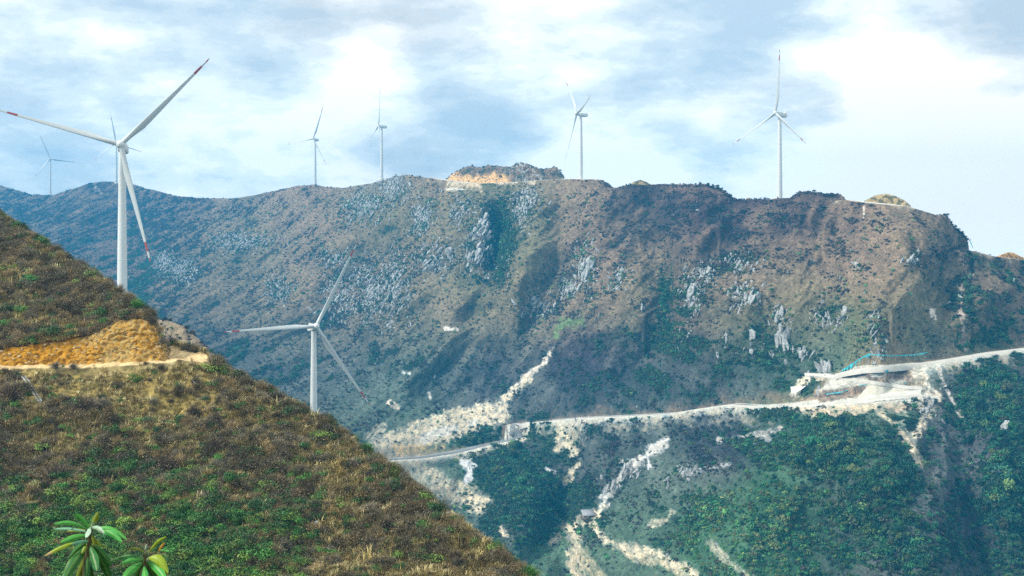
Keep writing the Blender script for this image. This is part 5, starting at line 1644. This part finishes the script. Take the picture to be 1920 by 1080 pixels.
def big_leaf(V, Fc, Cc, p0, p1, w, c, edge, dd, droop, roll, r):
    """one leathery leaf from p0 to p1 (zoomed pixels); dd = how much nearer the tip is; arched, folded along the midrib"""
    a = zp(*p0, PD + r.uniform(-.03, .03)); b = zp(*p1, PD - dd)
    ax = b - a; L = np.linalg.norm(ax); t = ax / L
    view = np.array([0, -1.0, .15])
    n = view - t * (view @ t); n /= np.linalg.norm(n)
    s = np.cross(t, n)
    n, s = n * math.cos(roll) + s * math.sin(roll), s * math.cos(roll) - n * math.sin(roll)
    wm = w * .82 / 6.857 / F * PD / 2
    M, K = 14, 7
    b0 = len(V)
    for i in range(M + 1):
        u = i / M
        prof = max(.03, math.sin(math.pi * min(1, u * .93 + .03)) ** .75 * (1 - .35 * (1 - u)))
        arch = math.sin(u * math.pi) * droop * L
        cen = a + t * L * u + np.array([0, 0, 1.0]) * arch
        for k in range(K):
            q = (k - 3) / 3
            wav = .05 * wm * math.sin(u * 17 + k) * abs(q)
            p = cen + s * q * wm * prof - n * (abs(q) ** 1.5 * wm * prof * .38) + n * wav
            V.append(p)
            base = np.array(GC[c]); ed = np.array(GC[edge])
            col = base * (1 + .12 * math.sin(k * 3 + i * 2.3))
            if abs(q) > .8: col = lerp(base, ed, .35)
            if k == 3: col = lerp(base, np.array((.30, .40, .10)), .30)
            if edge == 'b' and u > .8: col = np.array(GC['b'])
            Cc.append(col)
    for i in range(M):
        for k in range(K - 1):
            q = b0 + i * K + k; Fc.append((q, q + 1, q + K + 1, q + K))


def plant(name, leaves, stems, label, seed):
    r = np.random.default_rng(seed)
    base = zp(*stems[0][-1][:2]); base = np.array([base[0], PD, -2.05 - .62 * PD - .45])
    e = empty(name, tuple(base))
    V, Fc, Cc = [], [], []
    for (p0, p1, w, c, ed, dd, droop, roll) in leaves:
        big_leaf(V, Fc, Cc, p0, p1, w, c, ed, dd, droop, roll, r)
    V = np.array(V) - base
    mesh_np('leaves', V, Fc, mat_bigleaf, e, col=np.array(Cc), smooth=True)
    SV, SF = [], []
    for st in stems:
        pts = [zp(q[0], q[1]) for q in st]
        if st is stems[0]: pts.append(base + np.array([0, 0, 1.2])); pts.append(base.copy())
        rad = np.linspace(.0045, .004, len(pts)) if st is not stems[0] else np.linspace(.0055, .016, len(pts))
        for q, (p, rr_) in enumerate(zip(pts, rad)):
            for k in range(8):
                a = k * math.pi / 4
                SV.append(p - base + np.array([math.cos(a) * rr_, math.sin(a) * rr_, 0]))
        b = len(SV) - 8 * len(pts)
        for q in range(len(pts) - 1):
            for k in range(8): SF.append((b + q * 8 + k, b + q * 8 + (k + 1) % 8, b + q * 8 + 8 + (k + 1) % 8, b + q * 8 + 8 + k))
    mesh_np('stem', SV, SF, mat_stem, e, smooth=True)
    return tag(e, label, 'plant', 'broad-leaved plants in front of the camera')


LV1 = [((750, 440), (560, 235), 90, 'g', 'y', .02, .10, .3), ((720, 430), (285, 360), 95, 'g', 'y', .03, .12, .6), ((700, 460), (280, 425), 60, 't', 'g', -.02, .05, .5),
       ((740, 430), (850, 215), 130, 'o', 'y', .0, .05, -.4), ((740, 500), (370, 600), 120, 'g', 'y', .05, .06, .2), ((640, 580), (165, 770), 85, 'y', 'b', .05, .05, .3),
       ((700, 440), (450, 450), 70, 'o', 'y', -.05, .03, .5), ((780, 420), (1215, 555), 100, 'g', 'y', .04, .14, -.5), ((800, 440), (1155, 590), 130, 'g', 't', .06, .12, -.2),
       ((770, 400), (930, 480), 110, 'p', 't', .08, .05, .4), ((740, 400), (700, 530), 110, 'p', 't', .10, .02, -.3), ((750, 450), (800, 330), 60, 'p', 'g', .02, .02, .5),  # first pale leaf: sky reflection painted into its colour
       ((740, 640), (835, 960), 165, 'd', 'g', .09, .03, .1), ((700, 660), (405, 1090), 210, 'd', 'y', .08, .08, -.1), ((720, 780), (690, 1100), 110, 'd', 't', .03, .03, .1),
       ((780, 640), (1020, 900), 130, 'd', 'g', -.02, .10, -.3), ((710, 600), (470, 800), 110, 'd', 'g', -.04, .08, .2), ((740, 580), (500, 620), 70, 't', 'd', .03, .06, .5),
       ((770, 500), (800, 640), 90, 'o', 'd', .02, .04, .3), ((800, 700), (1010, 1090), 170, 'd', 'o', -.05, .1, -.2), ((700, 760), (560, 1110), 130, 'o', 'd', -.03, .03, .2),
       ((760, 560), (885, 640), 70, 'y', 'o', .0, .05, .0), ((720, 600), (640, 740), 70, 'y', 'o', .02, .02, .0), ((745, 900), (760, 1120), 120, 'd', 'g', -.05, 0, 0)]
LV2 = [((1500, 720), (1725, 525), 70, 'y', 'g', .02, .08, .2), ((1440, 720), (1260, 670), 55, 'o', 'g', .0, .08, .4), ((1440, 700), (1385, 625), 55, 'p', 't', .03, .0, .2),
       ((1450, 700), (1475, 620), 55, 'p', 't', .04, .0, -.2), ((1620, 720), (1705, 600), 50, 'r', 'y', .0, .03, .0), ((1620, 700), (1760, 718), 45, 'g', 'y', .0, .04, .0),
       ((1430, 820), (1150, 865), 95, 'g', 't', .04, .09, .3), ((1400, 790), (1015, 835), 70, 'd', 'g', .0, .10, .4), ((1470, 810), (1745, 990), 180, 'y', 'o', .06, .26, -.3),
       ((1470, 840), (1715, 1080), 170, 'g', 'y', .09, .10, -.2), ((1430, 850), (1160, 1080), 160, 'g', 'y', .08, .10, .2), ((1440, 900), (1450, 1120), 130, 'g', 'd', .09, .03, .0),
       ((1440, 860), (1395, 750), 45, 'p', 'g', .05, 0, 0), ((1460, 860), (1500, 790), 40, 'p', 't', .06, 0, 0), ((1450, 840), (1270, 880), 80, 'd', 'd', -.05, .05, 0),
       ((1460, 860), (1600, 1100), 120, 'd', 'd', -.06, .05, 0), ((1440, 860), (1300, 1100), 120, 'd', 'd', -.06, .05, 0)]
plant('broadleaf_plant', LV1, [[(765, 430), (745, 500), (735, 640), (700, 800), (690, 1000), (690, 1150)]], 'larger left plant with drooping glossy green leaves close to the camera', 1)
plant('broadleaf_plant', LV2, [[(1450, 760), (1450, 900), (1420, 1000), (1400, 1150)], [(1640, 710), (1560, 730), (1500, 780), (1450, 860)]],
      'smaller right plant with a yellow arching leaf close to the camera', 2)

# ------------------------------------------------------------------ air
hz = bpy.data.meshes.new('haze')
bm = bmesh.new(); bmesh.ops.create_cube(bm, size=1.0); bm.to_mesh(hz); bm.free()
hm = bpy.data.materials.new('blue_air'); hm.use_nodes = True
ht = hm.node_tree; ht.nodes.clear()
ho = nd(ht, 'ShaderNodeOutputMaterial'); hv = nd(ht, 'ShaderNodeVolumePrincipled')
hv.inputs['Color'].default_value = (.04, .50, 1.0, 1)
hv.inputs['Density'].default_value = .00022
hv.inputs['Anisotropy'].default_value = .0
ht.links.new(hv.outputs[0], ho.inputs['Volume'])
hz.materials.append(hm)
ho_ = bpy.data.objects.new('haze', hz); COL.objects.link(ho_)
ho_.scale = (3040, 3830, 640); ho_.location = (0, 1275, -20)
tag(ho_, 'blue haze filling the valley air', kind='stuff')
